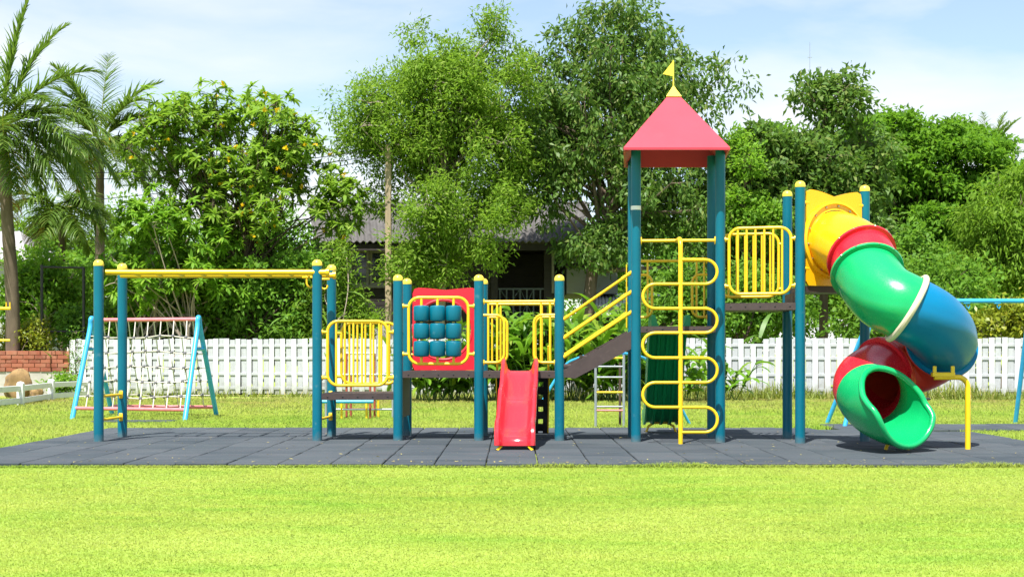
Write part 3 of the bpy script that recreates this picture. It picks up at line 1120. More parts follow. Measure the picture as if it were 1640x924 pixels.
# tube slide ------------------------------------------------------------------------
TS = part_empty('tube_slide', PS, at(1451, 726, 15.75))
TR = .365
ctrl = [at(1331, 386, 16.74), at(1354, 394, 16.42), at(1379, 411, 16.12), at(1392, 444, 15.80), at(1416, 474, 15.50), at(1453, 494, 15.33), at(1494, 519, 15.46), at(1510, 548, 15.82), at(1478, 573, 16.18),
        at(1428, 590, 16.22), at(1391, 611, 15.94), at(1391, 629, 15.64), at(1405, 643, 15.36), at(1428, 649, 15.12), at(1453, 650, 14.93)]
CL = catmull(ctrl, 12)
NPER = 12
# parallel frames with "up" kept upright
def frame(i):
    t = (CL[min(i + 1, len(CL) - 1)] - CL[max(i - 1, 0)]).normalized()
    up = Vector((0, 0, 1)) - t * t.z
    up.normalize()
    side = t.cross(up).normalized()
    return t, up, side
def ring(i, r, n=40, off=0.0):
    t, up, side = frame(i)
    c = CL[i] + t * off
    return [c + (up * cos(2 * pi * k / n) + side * sin(2 * pi * k / n)) * r for k in range(n)]

def section(i0, i1, m, fl0=True, fl1=True, name='tube_section', r=TR):
    idx = list(range(i0, i1 + 1))
    rings = []
    fo = .046
    rings.append(ring(i0, r - .014))
    if fl0:
        rings += [ring(i0, r + fo), ring(i0, r + fo + .004, off=.006), ring(i0, r + fo, off=.034), ring(i0, r + .006, off=.040)]
    for k, i in enumerate(idx):
        f = k / (len(idx) - 1)
        if fl0 and k == 0: continue
        if fl1 and k == len(idx) - 1: continue
        rr_ = ring(i, r + .006 * sin(pi * f))
        rs2 = ring(i, r + .012 * min(1, 4 * sin(pi * f)) + .002)
        for kk in (11, 31): rr_[kk] = rs2[kk]
        rings.append(rr_)
    if fl1:
        rings += [ring(i1, r + .006, off=-.040), ring(i1, r + fo, off=-.034), ring(i1, r + fo + .004, off=-.006), ring(i1, r + fo)]
    rings.append(ring(i1, r - .014))
    for i in reversed(idx[1:-1]):
        rings.append(ring(i, r - .014))
    n = len(rings[0])
    b = MB()
    vs = [v for q in rings for v in q]
    fs = []
    mm = len(rings)
    for a in range(mm):
        a2 = (a + 1) % mm
        for k in range(n):
            k2 = (k + 1) % n
            fs.append((a * n + k, a * n + k2, a2 * n + k2, a2 * n + k))
    b.add(vs, fs)
    return b.build(name, m, TS, 40)
K = NPER
section(2, int(2.0 * K), M['tube_yellow'], False, False)
section(int(2.0 * K), int(2.75 * K), M['tube_red'], True, False)
section(int(2.8 * K), int(5.0 * K), M['tube_green'], True, False)
section(int(5.0 * K), int(7.2 * K), M['tube_blue'], False, True)
section(int(7.2 * K), int(9.3 * K), M['tube_orange'], True, True)
section(int(9.3 * K), int(11.2 * K), M['tube_red'], True, False)
b = MB()
b.tube(ring(int(5.0 * K), TR + .02, 48), .034, 10, closed=True)
b.build('joint_ring', M['cream'], TS)

# entry panel
A, B_ = FR['h0'].copy(), FR['k0'].copy()
Lv = B_ - A; Lv.z = 0
lnp = Lv.length
pz0, pz1 = Z6 + .002, at(0, 304, 16.6).z
up_ = Lv.normalized()
hs = (Vector((CL[0].x, CL[0].y, 0)) - A).dot(up_)
ep, W, nrm, u = holed_panel('entry_panel', A, B_, pz0, pz1, hs, CL[0].z, .37, .03, M['tube_yellow'], side=.05, wave=.075)
def ring_at(r0, d):
    return [W(hs + cos(a) * r0, CL[0].z + sin(a) * r0, d) for a in [2 * pi * i / 56 for i in range(56)]]
b = MB()
b.loft([ring_at(.468, .028), ring_at(.462, .062), ring_at(.435, .075), ring_at(.428, .055), ring_at(.385, .052), ring_at(.36, .062), ring_at(.352, .03)], True, False)
b.build('entry_flange', M['tube_yellow'], TS, 40)
for i in range(14):
    a = 2 * pi * (i + .3) / 14
    b = MB()
    b.lathe(W(hs + cos(a) * .408, CL[0].z + sin(a) * .408, .052), [(.016, 0), (.016, .006), (.011, .014), (.004, .017)], 10, nrm)
    b.build('bolt', M['steel'], TS)
for zz in (pz0 + .2, pz1 - .16):
    for s0, s1 in ((PR - .01, PR + .05), (lnp - PR - .05, lnp - PR + .01)):
        b = MB(); b.cyl(W(s0, zz, .012), W(s1, zz, .012), .022, 10)
        b.build('bracket', M['yellow'], ep)
# flange bolts near the crown of the first joints
for i0, m in ((int(2.0 * K), 'steel'), (int(2.8 * K), 'steel')):
    for k in (-4, -1, 3, 6):
        t, up, side = frame(i0)
        a = k * pi / 20
        p = CL[i0] + (up * cos(a) + side * sin(a)) * (TR + .046) + t * .02
        b = MB()
        b.lathe(p, [(.012, -.002), (.012, .006), (.006, .012)], 8, up * cos(a) + side * sin(a))
        b.build('bolt', M[m], TS)

# exit scoop: tube whose upper side is cut away towards the mouth
i0, i1 = int(11.2 * K), len(CL) - 1
N1, NA = i1 - i0, 40
def half_angle(f):
    if f <= .2: return pi * .999
    g = min(1, (f - .2) / .72)
    h = 1 - 1.12 * (.45 * g + .55 * smoothstep(g))
    H = (pi - math.acos(max(-1, min(1, h)))) * .999
    if f > .84: H *= .72 + .28 * sqrt(max(0, 1 - ((f - .84) / .16) ** 2))
    return H
def exit_pt(f, a, r):
    x = i0 + f * N1
    i = min(int(x), len(CL) - 2)
    fr = x - i
    c = CL[i].lerp(CL[i + 1], fr)
    ta, ua, sa = frame(i); tb, ub, sb = frame(min(i + 1, len(CL) - 1))
    up, side = ua.lerp(ub, fr).normalized(), sa.lerp(sb, fr).normalized()
    grow = 1 + .20 * smoothstep((f - .1) / .8)
    return c + (-up * cos(a) + side * sin(a)) * r * grow
b = MB()
NF = 30
fl = [k / NF for k in range(NF + 1)]
vs, fs = [], []
for lay, r in enumerate((TR, TR - .022)):
    for f in fl:
        H = half_angle(f)
        for k in range(NA + 1):
            vs.append(exit_pt(f, -H + 2 * H * k / NA, r))
w = NA + 1
lay = (NF + 1) * w
for f in range(NF):
    for k in range(NA):
        q = f * w + k
        fs.append((q, q + 1, q + 1 + w, q + w))
        q += lay
        fs.append((q + w, q + w + 1, q + 1, q))
for k in range(NA):
    fs.append((k + 1, k, lay + k, lay + k + 1))
    q = NF * w + k
    fs.append((q, q + 1, lay + q + 1, lay + q))
for f in range(NF):
    q = f * w
    fs.append((q, q + w, lay + q + w, lay + q))
    q = f * w + NA
    fs.append((q + w, q, lay + q, lay + q + w))
b.add(vs, fs)
ex = b.build('slide_exit', M['tube_green'], TS, 45)
b = MB()
f0 = .2
rim = [exit_pt(f, -half_angle(f), TR - .005) for f in [f0 + (1 - f0) * k / 40 for k in range(41)]]
H = half_angle(1)
rim += [exit_pt(1, -H + 2 * H * k / 24, TR - .005) for k in range(1, 24)]
rim += [exit_pt(f, half_angle(f), TR - .005) for f in [1 - (1 - f0) * k / 40 for k in range(41)]]
b.tube(rim, .034, 10, closed=True)
b.build('exit_rim', M['tube_green'], TS, 60)
for px in (1428, 1463):
    a = at(px, 0, 15.42)
    b = MB()
    b.tube([(a.x + .10, 15.5, .13), (a.x + .04, 15.46, .145), (a.x - .0, 15.44, .13), (a.x - .05, 15.42, .09), (a.x - .07, 15.41, .04)], .02, 10)
    b.box((a.x + .10, 15.5, .135), (.06, .08, .03), bevel=.006)
    b.build('foot', M['yellow'], TS, 50)
# yellow support post with bracket under the blue bend
pb = at(1550, 0, 15.5)
Ysup = 15.5
zarm = at(0, 604, Ysup).z
b = MB()
xin = at(1496, 0, Ysup).x
rr = .11
b.tube([(pb.x, Ysup, 0.03), (pb.x, Ysup, zarm - rr)] + [(pb.x - rr + rr * cos(t), Ysup, zarm - rr + rr * sin(t)) for t in [i * pi / 16 for i in range(1, 9)]] + [(xin, Ysup, zarm)], .030, 14)
so = b.build('support_post', M['yellow'], TS, 50)
b = MB()
xm = (xin + at(1524, 0, Ysup).x) / 2
b.box((xm, Ysup - .005, zarm + .03), (.25, .075, .05), bevel=.006)
for dx in (-.10, .10):
    b.box((xm + dx, Ysup - .03, zarm + .08), (.04, .02, .09), bevel=.005)
b.build('bracket', M['yellow'], so, 30)
# ------------------------------------------------------------------ background playground pieces
NET = thing('rope_net_climber', 'light blue A-frame climber with white rope nets and pink bars', 'climbing frame', (-6.2, 23.8, 0))
LF, LB, LT = at(115.5, 0, 23.2), at(180, 0, 24.9), at(147, 512, 24.0)
RF, RB, RT = at(296, 0, 22.5), at(347, 0, 24.5), at(318, 512, 23.5)
for q in (LF, LB, RF, RB): q.z = 0
RT.z = LT.z = (RT.z + LT.z) / 2
for A, T_, B_ in ((LF, LT, LB), (RF, RT, RB)):
    b = MB()
    p = [A + (T_ - A) * 0.0, A.lerp(T_, .5), A.lerp(T_, .9), T_ + Vector((0, -.05, .01)), T_ + Vector((0, .05, .01)), B_.lerp(T_, .9), B_.lerp(T_, .5), B_]
    b.tube(catmull(p, 5), .042, 12)
    q0, q1 = A.lerp(T_, .70), B_.lerp(T_, .70)
    b.cyl(q0, q1, .028, 10)
    b.build('end_frame', M['sky_blue'], NET, 50)
b = MB(); b.cyl(LT, RT, .033, 12); b.build('top_bar', M['pink'], NET, 50)
lowf = (LF.lerp(LT, .115), RF.lerp(RT, .115)); lowb = (LB.lerp(LT, .1), RB.lerp(RT, .1))
for a, c in (lowf, lowb):
    b = MB(); b.cyl(a, c, .030, 12); b.build('bottom_bar', M['pink'], NET, 50)
knot_me = None
for (a, c), (ft0, ft1) in ((lowf, (LF, RF)), (lowb, (LB, RB))):
    b = MB()
    nv, nh = 8, 5
    def NP(s, t):
        # s along the frame, t from top bar to bottom bar
        s2 = s + .10 * (t - .5) * (1 if (a is lowf[0]) else -1) * .5
        p = LT.lerp(RT, s2).lerp(a.lerp(c, s2), t)
        sag = .02 * sin(s * 9 + t * 7)
        return p + Vector((0, .03 * sin(t * pi) * (1 if a is lowf[0] else -1), sag))
    ss = [.08 + .84 * i / (nv - 1) for i in range(nv)]
    tts = [.20, .37, .54, .70, .87]
    for s in ss:
        b.tube([NP(s, t) for t in [0, .1] + tts + [1.0]], .0095, 6)
    for t in tts:
        e0 = LT.lerp(ft0, .16 + t * .74); e1 = RT.lerp(ft1, .16 + t * .74)
        b.tube([NP(0.0, t)] + [NP(s, t) + Vector((0, 0, -.012 * sin(i * 2.1))) for i, s in enumerate(ss)] + [NP(1.0, t)], .0095, 6)
    net = b.build('rope_net', M['rope'], NET, 60)
    for s in ss:
        for t in tts:
            p = NP(s, t)
            if knot_me is None:
                k = MB(); k.lathe((0, 0, 0), [(.01, -.03), (.026, -.018), (.028, 0), (.026, .018), (.01, .03)], 8, (1, 0, .4))
                ko = k.build('knot', M['knot'], net)
                knot_me = ko.data
            else:
                ko = link('knot', knot_me, None, net)
            ko.location = p

# ladder arch climber behind the stairs
LC = thing('arch_climber', 'grey ladder climber with blue arched tubes behind the tower stairs', 'climbing frame', (3, 20.8, 0))
YL = 20.55
def wl_(px, py, Y=YL): return at(px, py, Y)
for (px, yt, m, Y) in ((954, 589, 'grey_metal', YL), (999, 568, 'grey_metal', YL), (993, 580, 'bark_dark', YL + .55)):
    p = wl_(px, yt, Y); b = MB()
    b.cyl((p.x, Y, 0), p, .020, 10)
    b.build('upright', M[m], LC, 50)
for py, m in ((573, 'yellow'), (587, 'grey_metal'), (604, 'grey_metal'), (628, 'yellow'), (651, 'grey_metal'), (657, 'pink')):
    b = MB()
    b.cyl(wl_(953 if py > 580 else 975, py), wl_(999, py), .014, 8)
    b.build('rung', M[m], LC, 50)
b = MB()
b.tube(catmull([wl_(870, 640, 20.9), wl_(903, 588, 20.9), wl_(925, 574, 20.8), wl_(952, 567, 20.7), wl_(980, 565, 20.6), wl_(998, 566, YL)], 6), .022, 10)
b.build('arch_tube', M['sky_blue'], LC, 50)
b = MB()
pe = wl_(1106, 0, 21.3); pe.z = 0
b.tube(catmull([wl_(998, 566, YL), wl_(1020, 569, 20.7), wl_(1042, 582, 20.9), wl_(1075, 625, 21.1), pe], 6), .022, 10)
b.build('arch_tube', M['sky_blue'], LC, 50)
# low coloured bar frame behind the left guard rail
BF = thing('bar_climber', 'low yellow and red bar frame standing on grass behind the left yellow guard', 'climbing frame', (-2.5, 23.3, 0))
for px, m, top, Y in ((547, 'yellow', 634, 23.2), (587, 'yellow', 634, 23.2), (606, 'yellow', 634, 23.6), (555, 'red_brown', 566, 23.5), (562, 'red_brown', 600, 23.9), (593, 'red_brown', 600, 23.2), (600, 'red_brown', 566, 23.6), (522, 'grey_metal', 596, 23.4), (629, 'grey_metal', 596, 23.4)):
    p = at(px, top, Y); b = MB()
    b.cyl((p.x, Y, 0), p, .019, 8)
    b.build('upright', M[m], BF, 50)
for px0, px1, py, m, Y, r in ((537, 630, 655.5, 'grey_metal', 23.4, .017), (522, 630, 600, 'grey_metal', 23.4, .02), (551, 602, 655, 'red_brown', 23.55, .016), (555, 600, 566, 'white_paint', 23.55, .02), (545, 608, 634, 'yellow', 23.3, .018), (514, 598, 643, 'sky_blue', 23.1, .03)):
    b = MB(); b.cyl(at(px0, py, Y), at(px1, py, Y), r, 10)
    b.build('cross_bar', M[m], BF, 50)

# blue swing at the right
SW = thing('swing_set', 'blue swing frame with yellow joint behind the spiral tube slide', 'swing', (7, 21, 0))
YW = 21.0
zt = at(0, 482, YW).z
xl, xr = at(1400, 0, YW).x, at(1652, 0, YW).x
b = MB(); b.cyl((xl, YW, zt), (xr, YW, zt), .034, 14)
b.build('top_bar', M['sky_blue'], SW, 50)
for x, sg in ((xl, -1), (xr, 1)):
    for dy in (-.55, .6):
        b = MB()
        b.tube([(x - .02 * sg, YW, zt), (x - .58 + (.0 if sg < 0 else .55), YW + dy, 0)], .034, 12)
        b.build('leg', M['sky_blue'], SW, 50)
    b = MB()
    xj = x - sg * .0
    b.cyl((xj - .12, YW, zt), (xj + .12, YW, zt), .048, 14)
    b.build('joint', M['yellow'], SW, 50)
for px in (1548, 1597):
    x = at(px, 0, YW).x
    b = MB()
    b.tube([(x, YW, zt - .02), (x, YW, zt - .09), (x + .03, YW, zt - .12), (x + .05, YW, zt - .07)], .010, 8)
    b.box((x, YW, zt - .03), (.10, .05, .03), bevel=.005)
    b.build('hook', M['sky_blue'], SW, 50)
for px in (1442, 1486):
    x = at(px, 0, YW).x
    b = MB()
    z = zt - .03
    k = 0
    while z > .44:
        a = k % 2
        b.tube([Vector((x, YW, z - .02)) + Vector((cos(t) * .009 * (1 - a), cos(t) * .009 * a, sin(t) * .022)) for t in [i * pi / 4 for i in range(8)]], .0035, 5, closed=True)
        z -= .036; k += 1
    b.build('chain', M['black_metal'], SW, 50)
x = (at(1442, 0, YW).x + at(1486, 0, YW).x) / 2
b = MB(); b.box((x, YW, .42), (.46, .17, .035), bevel=.012); b.build('seat', M['dark_panel'], SW)

# ------------------------------------------------------------------ fences, walls
FENCE = thing('picket_fence', 'long white board on board fence behind the playground', 'fence', (0, 34.5, 0))
def fx(px):      # the fence line runs from 36.3 m at the left end to 33.4 m at the right
    f = (px - 113) / (1640 - 113)
    Y = 36.4 - 3.0 * f
    return Vector(((px - CX) * Y / F, Y, 0))
fa, fb_ = fx(113), fx(1960)
fu = (fb_ - fa).normalized()
flen = (fb_ - fa).length
frot = Matrix.Rotation(atan2(fu.y, fu.x), 3, 'Z')
fn = Vector((fu.y, -fu.x, 0))
fz = 1.47
pitch = .30
rg = random.Random(21)
nsec = 12
secl = flen / nsec
for sidx in range(nsec):
    fb1, bb = MB(), MB()
    n = int(round(secl / pitch))
    for i in range(n):
        for back in (0, 1):
            s = sidx * secl + (i + .25 + .5 * back) * secl / n
            p = fa + fu * s
            px = CX + p.x * F / p.y
            h = fz + rg.uniform(-.022, .018)
            if 1193 < px < 1226: h -= .16
            z0 = .05 + rg.uniform(0, .04)
            if rg.random() < .04 and back: z0 += .28
            tilt = Matrix.Rotation(R(rg.uniform(-.8, .8)), 3, 'Y')
            if back:
                bb.box(p - fn * .0205 + Vector((0, 0, (h + z0) / 2)), (.134, .016, h - z0), frot @ tilt, .003)
            else:
                fb1.box(p + fn * .0205 + Vector((0, 0, (h + z0) / 2)), (.134 + rg.uniform(-.008, .008), .016, h - z0), frot @ tilt, .003)
    fb1.build('picket_panel', M['white_paint'], FENCE, 20)
    bb.build('back_board_panel', M['white_back'], FENCE, 20)
    rl_ = MB()
    for z in (.22, .58, .98, 1.30):
        c = fa + fu * (sidx + .5) * secl + Vector((0, 0, z))
        rl_.box(c, (secl - .004, .022, .07), frot, .004)
    rl_.build('rails', M['white_back'], FENCE, 20)
    b = MB()
    c = fa + fu * sidx * secl
    b.box(c - fn * .076 + Vector((0, 0, .72)), (.09, .09, 1.44), frot, .006)
    b.build('fence_post', M['white_back'], FENCE, 20)
b = MB()
a, c = at(250, 624, 35.6), at(331, 590, 35.4)
d = (c - a)
b.box((a + c) / 2, (d.length, .03, .11), Matrix.Rotation(atan2(d.y, d.x), 3, 'Z') @ Matrix.Rotation(-math.asin(d.z / d.length), 3, 'Y'), .004)
tag(b.build('plank', M['white_paint'], None, 20), 'white plank leaning diagonally on the fence behind the rope net', 'plank')

BW = thing('retaining_wall', 'low red brick wall on a grey concrete base at the left edge', 'wall', at(40, 640, 36.0))
Yb = 36.6
x0, x1 = at(-190, 0, Yb).x, fx(113).x - .05
zt_, zm_ = at(0, 562, Yb).z, at(0, 595, Yb).z
b = MB(); b.box(((x0 + x1) / 2, Yb, (zt_ + zm_) / 2), (x1 - x0, .22, zt_ - zm_))
o = b.build('brick_course', M['brick'], BW, 0)
b = MB()
rgb = random.Random(5)
nrow, bw_ = 5, .30
for r_ in range(nrow):
    z = zm_ + (zt_ - zm_) * (r_ + .5) / nrow
    nbk = int((x1 - x0) / bw_)
    for i in range(nbk):
        x = x0 + (i + .5 + (r_ % 2) * .5) * bw_
        if x > x1 - .1: continue
        b.box((x, Yb - .115 - rgb.uniform(0, .018), z), (bw_ - .014, .05, (zt_ - zm_) / nrow - .012), None, .006)
def brick_unit():
    m, nt, bb_ = new_mat('brick unit')
    g = nt.nodes.new('ShaderNodeNewGeometry')
    c = ramp(nt, g.outputs['Random Per Island'], [(0.0, (.20, .055, .033)), (.5, (.27, .08, .045)), (1.0, (.33, .13, .08))])
    c = mixc(nt, ramp(nt, noise(nt, 6, 6), [(.45, 0.0), (.75, .5)]), c, (.34, .19, .13))
    nt.links.new(c, bb_.inputs['Base Color'])
    bb_.inputs['Roughness'].default_value = .9
    return m
b.build('brick_facing', brick_unit(), BW, 0)
b = MB(); b.box(((x0 + x1) / 2, Yb + .01, zm_ / 2), (x1 - x0, .26, zm_ - .004)); b.build('concrete_base', M['concrete'], BW, 0)

WR = thing('rail_fence', 'small low white two rail fence at the left edge', 'fence', at(33, 650, 29.5))
pp = [at(-60, 0, 26.5), at(33, 0, 29.4), at(82, 0, 32.6), at(140, 0, 34.6)]
for i, p in enumerate(pp):
    p.z = 0
    b = MB(); b.box((p.x, p.y, .24), (.14, .12, .48), None, .012)
    b.lathe((p.x, p.y, .48), [(.08, 0), (.075, .012), (.01, .035)], 4)
    b.build('rail_post', M['white_rail'], WR, 20)
for a, c in zip(pp, pp[1:]):
    d = c - a
    rot = Matrix.Rotation(atan2(d.y, d.x), 3, 'Z')
    for z in (.11, .37):
        b = MB(); b.box((a + c) / 2 + Vector((0, 0, z)), (d.length - .06, .05, .12), rot, .008)
        b.build('rail', M['white_rail'], WR, 20)

def rock(name, c, rad, label, seed):
    import bmesh
    bm = bmesh.new()
    bmesh.ops.create_icosphere(bm, subdivisions=4, radius=1)
    rgk = random.Random(seed)
    planes = [(Vector((rgk.gauss(0, 1), rgk.gauss(0, 1), rgk.gauss(0, .8))).normalized(), rgk.uniform(.7, .95)) for _ in range(16)]
    from mathutils import noise as mn
    for v in bm.verts:
        for n, d in planes:
            k = v.co.dot(n) - d
            if k > 0: v.co -= n * k * .85
        v.co += v.co.normalized() * (mn.noise(v.co * 2.3 + Vector((seed, 0, 0))) * .10 + mn.noise(v.co * 7) * .03)
        v.co = Vector((v.co.x * rad[0], v.co.y * rad[1], v.co.z * rad[2])) + Vector(c)
    me = bpy.data.meshes.new(name)
    bm.to_mesh(me); bm.free()
    me.shade_smooth()
    return tag(link(name, me, M['rock']), label, 'rock')
pr = at(26, 0, 33.4)
rock('boulder', (pr.x, 33.6, .28), (.36, .34, .46), 'large tan boulder between white rail fence and brick wall', 3)
pr = at(44, 0, 33.0)
rock('boulder', (pr.x + .1, 33.3, .14), (.18, .2, .22), 'small brown stone at the foot of the large tan boulder', 8)

BK = thing('metal_frame', 'black square metal frame standing above the brick wall', 'frame', at(67, 561, 37.2))
Yk = 37.3
def bar(px0, py0, px1, py1, r, name, par, m):
    b = MB(); b.tube([at(px0, py0, Yk), at(px1, py1, Yk)], r, 8); b.build(name, m, par, 50)
pz = at(67, 0, Yk); 
b = MB(); b.cyl((pz.x, Yk, 0), at(67, 424, Yk), .04, 8); b.build('upright', M['black_metal'], BK)
p2 = at(134, 0, Yk)
b = MB(); b.cyl((p2.x, Yk, 0), at(134, 428, Yk), .04, 8); b.build('upright', M['black_metal'], BK)
bar(67, 428, 134, 429, .03, 'cross_bar', BK, M['black_metal'])
bar(67, 531, 134, 531, .03, 'cross_bar', BK, M['black_metal'])

YR = thing('yellow_rail_frame', 'yellow rails of a climbing frame cut off at the left edge', 'climbing frame', at(-30, 640, 27))
Yk = 27.0
q = at(-30, 0, Yk)
b = MB(); b.cyl((q.x, Yk, 0), at(-30, 440, Yk), .06, 16); b.build('post', M['teal'], YR)
bar(-30, 494, 17, 494, .028, 'rail', YR, M['yellow']); bar(-30, 545, 16, 545, .022, 'rail', YR, M['yellow'])
bar(10, 494, 10, 484, .012, 'peg', YR, M['yellow']); bar(16, 494, 16, 484, .012, 'peg', YR, M['yellow'])

# ------------------------------------------------------------------ houses
def corrugated(name, m, parent, p00, p10, p01, p11, waves, amp=.03):
    """sheet between eave corners p00,p10 and ridge corners p01,p11, waves along the eave"""
    nx, nyy = waves * 6, 2
    V, Q = [], []
    p00, p10, p01, p11 = map(Vector, (p00, p10, p01, p11))
    n = (p10 - p00).cross(p01 - p00).normalized()
    if n.z < 0: n = -n
    for lay in (0, -.03):
        for j in range(nyy + 1):
            for i in range(nx + 1):
                f, g = i / nx, j / nyy
                p = p00.lerp(p10, f).lerp(p01.lerp(p11, f), g)
                V.append(p + n * (amp * sin(f * waves * 2 * pi) + lay))
    w = nx + 1
    L = w * (nyy + 1)
    for j in range(nyy):
        for i in range(nx):
            q = j * w + i
            Q.append((q, q + 1, q + 1 + w, q + w)); Q.append((L + q + w, L + q + w + 1, L + q + 1, L + q))
    for i in range(nx):
        Q.append((i + 1, i, L + i, L + i + 1))
    b = MB(); b.add(V, Q)
    return b.build(name, m, parent, 60)

H = thing('wooden_house', 'dark wooden house with grey corrugated roof among the trees', 'house', at(710, 640, 43))
YH = 43.0
def hx(px, Y=YH): return at(px, 0, Y).x
def hz(py, Y=YH): return at(0, py, Y).z
zev, zfl = hz(386, 42.2), hz(517)
xw0, xw1, xw2 = hx(500), hx(790), hx(906)
b = MB()
b.box(((xw0 + xw1) / 2, YH + 3, (zfl + hz(388)) / 2), (xw1 - xw0, 6, hz(388) - zfl))
hw_ = b.build('wall', M['house_dark'], H, 0)
bl = MB()
nb = 18
for i in range(nb):
    z = zfl + (hz(392) - zfl) * (i + .5) / nb
    bl.box(((xw0 + xw1) / 2, YH - .012, z), (xw1 - xw0, .03, (hz(392) - zfl) / nb - .02), Matrix.Rotation(R(4), 3, 'X'))
bl.build('cladding', M['house_dark'], H, 0)
# recess of the balcony
b = MB()
b.box(((xw1 + xw2) / 2, YH + 4.5, (zfl + hz(388)) / 2), (xw2 - xw1 - .01, 3, hz(388) - zfl)); b.build('wall', M['house_dark'], H, 0)
b = MB(); b.box(((xw1 + xw2) / 2, YH + 1.4, zfl - .1), (xw2 - xw1 + .3, 3.2, .2)); b.build('balcony_floor', M['house_dark'], H, 0)
for px in (792, 880):
    b = MB(); b.box((hx(px), YH - .05, (zfl + hz(390)) / 2), (.2 if px < 800 else .34, .2, hz(390) - zfl)); b.build('porch_post', M['house_dark'], H, 0)
rl2 = MB()
zr0, zr1 = hz(510), hz(463)
x0, x1 = hx(790), hx(876)
for z in (zr0, zr1, (zr0 + zr1) / 2):
    rl2.box(((x0 + x1) / 2, YH - .1, z), (x1 - x0, .05, .05))
xs = [x0 + (x1 - x0) * k / 8 for k in range(9)]
for i, x in enumerate(xs):
    rl2.box((x, YH - .1, (zr0 + zr1) / 2), (.045, .045, zr1 - zr0))
for a_, c_ in ((1, 4), (4, 6)):
    for s in (0, 1):
        p, q = (xs[a_], xs[c_]) if s == 0 else (xs[c_], xs[a_])
        rl2.tube([(p, YH - .1, zr0), (q, YH - .1, zr1)], .018, 4)
rl2.build('railing', M['rail_grey'], H, 20)
# white foundation wall
b = MB(); b.box(((hx(500) + hx(930)) / 2, YH + .1, (hz(519) + 0) / 2), (hx(930) - hx(500), .3, hz(519))); b.build('foundation', M['plaster'], H, 0)
# side wing, white panelled
b = MB(); b.box(((hx(908) + hx(990)) / 2, YH + 2.2, (hz(470) + hz(390)) / 2), (hx(990) - hx(908), 4, hz(390) - hz(470))); wing = b.build('side_wing', M['plaster'], H, 0)
b = MB(); b.box(((hx(906) + hx(990)) / 2, YH + .17, hz(425)), (hx(990) - hx(906), .08, .16)); b.build('beam', M['house_dark'], wing, 0)
b = MB(); b.box((hx(885), YH - .3, (hz(470) + hz(394)) / 2), (.07, .07, hz(394) - hz(470))); b.build('downpipe', M['house_grey'], H, 0)
# windows
for px0, px1 in ((562, 590), (594, 622)):
    x0, x1 = hx(px0), hx(px1)
    z0, z1 = hz(455), hz(403)
    b = MB()
    for x in (x0, x1): b.box((x, YH - .06, (z0 + z1) / 2), (.10, .08, z1 - z0 + .1))
    for z in (z0, z1): b.box(((x0 + x1) / 2, YH - .055, z), (x1 - x0 + .1, .085, .10))
    b.box(((x0 + x1) / 2, YH - .05, (z0 + z1) / 2), (x1 - x0, .05, .045))
    wdw = b.build('window', M['house_grey'], H, 0)
    b = MB(); b.box(((x0 + x1) / 2, YH - .035, (z0 + z1) / 2), (x1 - x0 - .1, .02, z1 - z0 - .1)); b.build('pane', M['glass'], wdw, 0)
b = MB(); b.box(((hx(545) + hx(625)) / 2, YH - .07, hz(459)), (hx(625) - hx(545), .12, .09)); b.build('sill', M['house_grey'], H, 0)
# roof
e0, e1 = Vector((hx(505, 42.2), 42.2, hz(387, 42.2))), Vector((hx(930, 42.2), 42.2, hz(387, 42.2)))
r0, r1 = Vector((hx(490, 46), 46.2, hz(322, 46))), Vector((hx(945, 46), 46.2, hz(322, 46)))
corrugated('roof', M['roof_sheet'], H, e0, e1, r0, r1, 40, .035)
b = MB(); b.box(((e0.x + e1.x) / 2, 42.32, e0.z - .16), (e1.x - e0.x, .05, .2)); b.build('fascia', M['house_dark'], H, 0)
b = MB(); b.box(((e0.x + e1.x) / 2, 44.2, e0.z - .1), (e1.x - e0.x, 3.7, .03)); b.build('soffit', M['house_dark'], H, 0)
b = MB(); b.extrude([(e1.x - .3, 42.6, e0.z), (e1.x - .3, 46.2, r0.z - .1), (e1.x - .3, 49.8, e0.z)], (.05, 0, 0)); b.build('gable', M['plaster'], H, 0)
corrugated('roof', M['roof_sheet'], H, r0 , r1, Vector((e0.x, 50.2, e0.z)), Vector((e1.x, 50.2, e1.z)), 40, .035)

CP = thing('carport', 'low grey metal carport roof glimpsed behind the tower stairs', 'shed', at(1000, 640, 41))
Yc = 40.6
a0, a1 = at(932, 489, Yc), at(1062, 489, Yc)
corrugated('roof', simple('pale metal sheet', (.46, .47, .48), .5, .1, 1.5), CP, a0, a1, at(932, 470, Yc + 4), at(1062, 470, Yc + 4), 24, .02)
b = MB(); b.box(((a0.x + a1.x) / 2, Yc + .06, a0.z - .12), (a1.x - a0.x, .06, .16)); b.build('fascia', M['house_grey'], CP, 0)
b = MB(); b.box(((a0.x + a1.x) / 2, Yc + 3.6, a0.z / 2 - .1), (a1.x - a0.x, .1, a0.z - .2)); b.build('back_wall', M['house_dark'], CP, 0)
for px in (936, 1058):
    b = MB(); q = at(px, 0, Yc + .3); b.box((q.x, Yc + .3, a0.z / 2 - .05), (.1, .1, a0.z - .12)); b.build('post', M['house_dark'], CP, 0)

H2 = thing('grey_roof_house', 'house with a pale grey sloping roof behind the left palm trunk', 'house', at(10, 640, 58))
Yg = 58
z0, z1 = at(0, 418, Yg).z, at(0, 372, Yg + 4).z
x0, x1 = at(-160, 0, Yg).x, at(46, 0, Yg).x
b = MB(); b.box(((x0 + x1) / 2 - .3, Yg + 3.4, z0 / 2), (x1 - x0 - .6, 6, z0)); b.build('wall', M['plaster'], H2, 0)
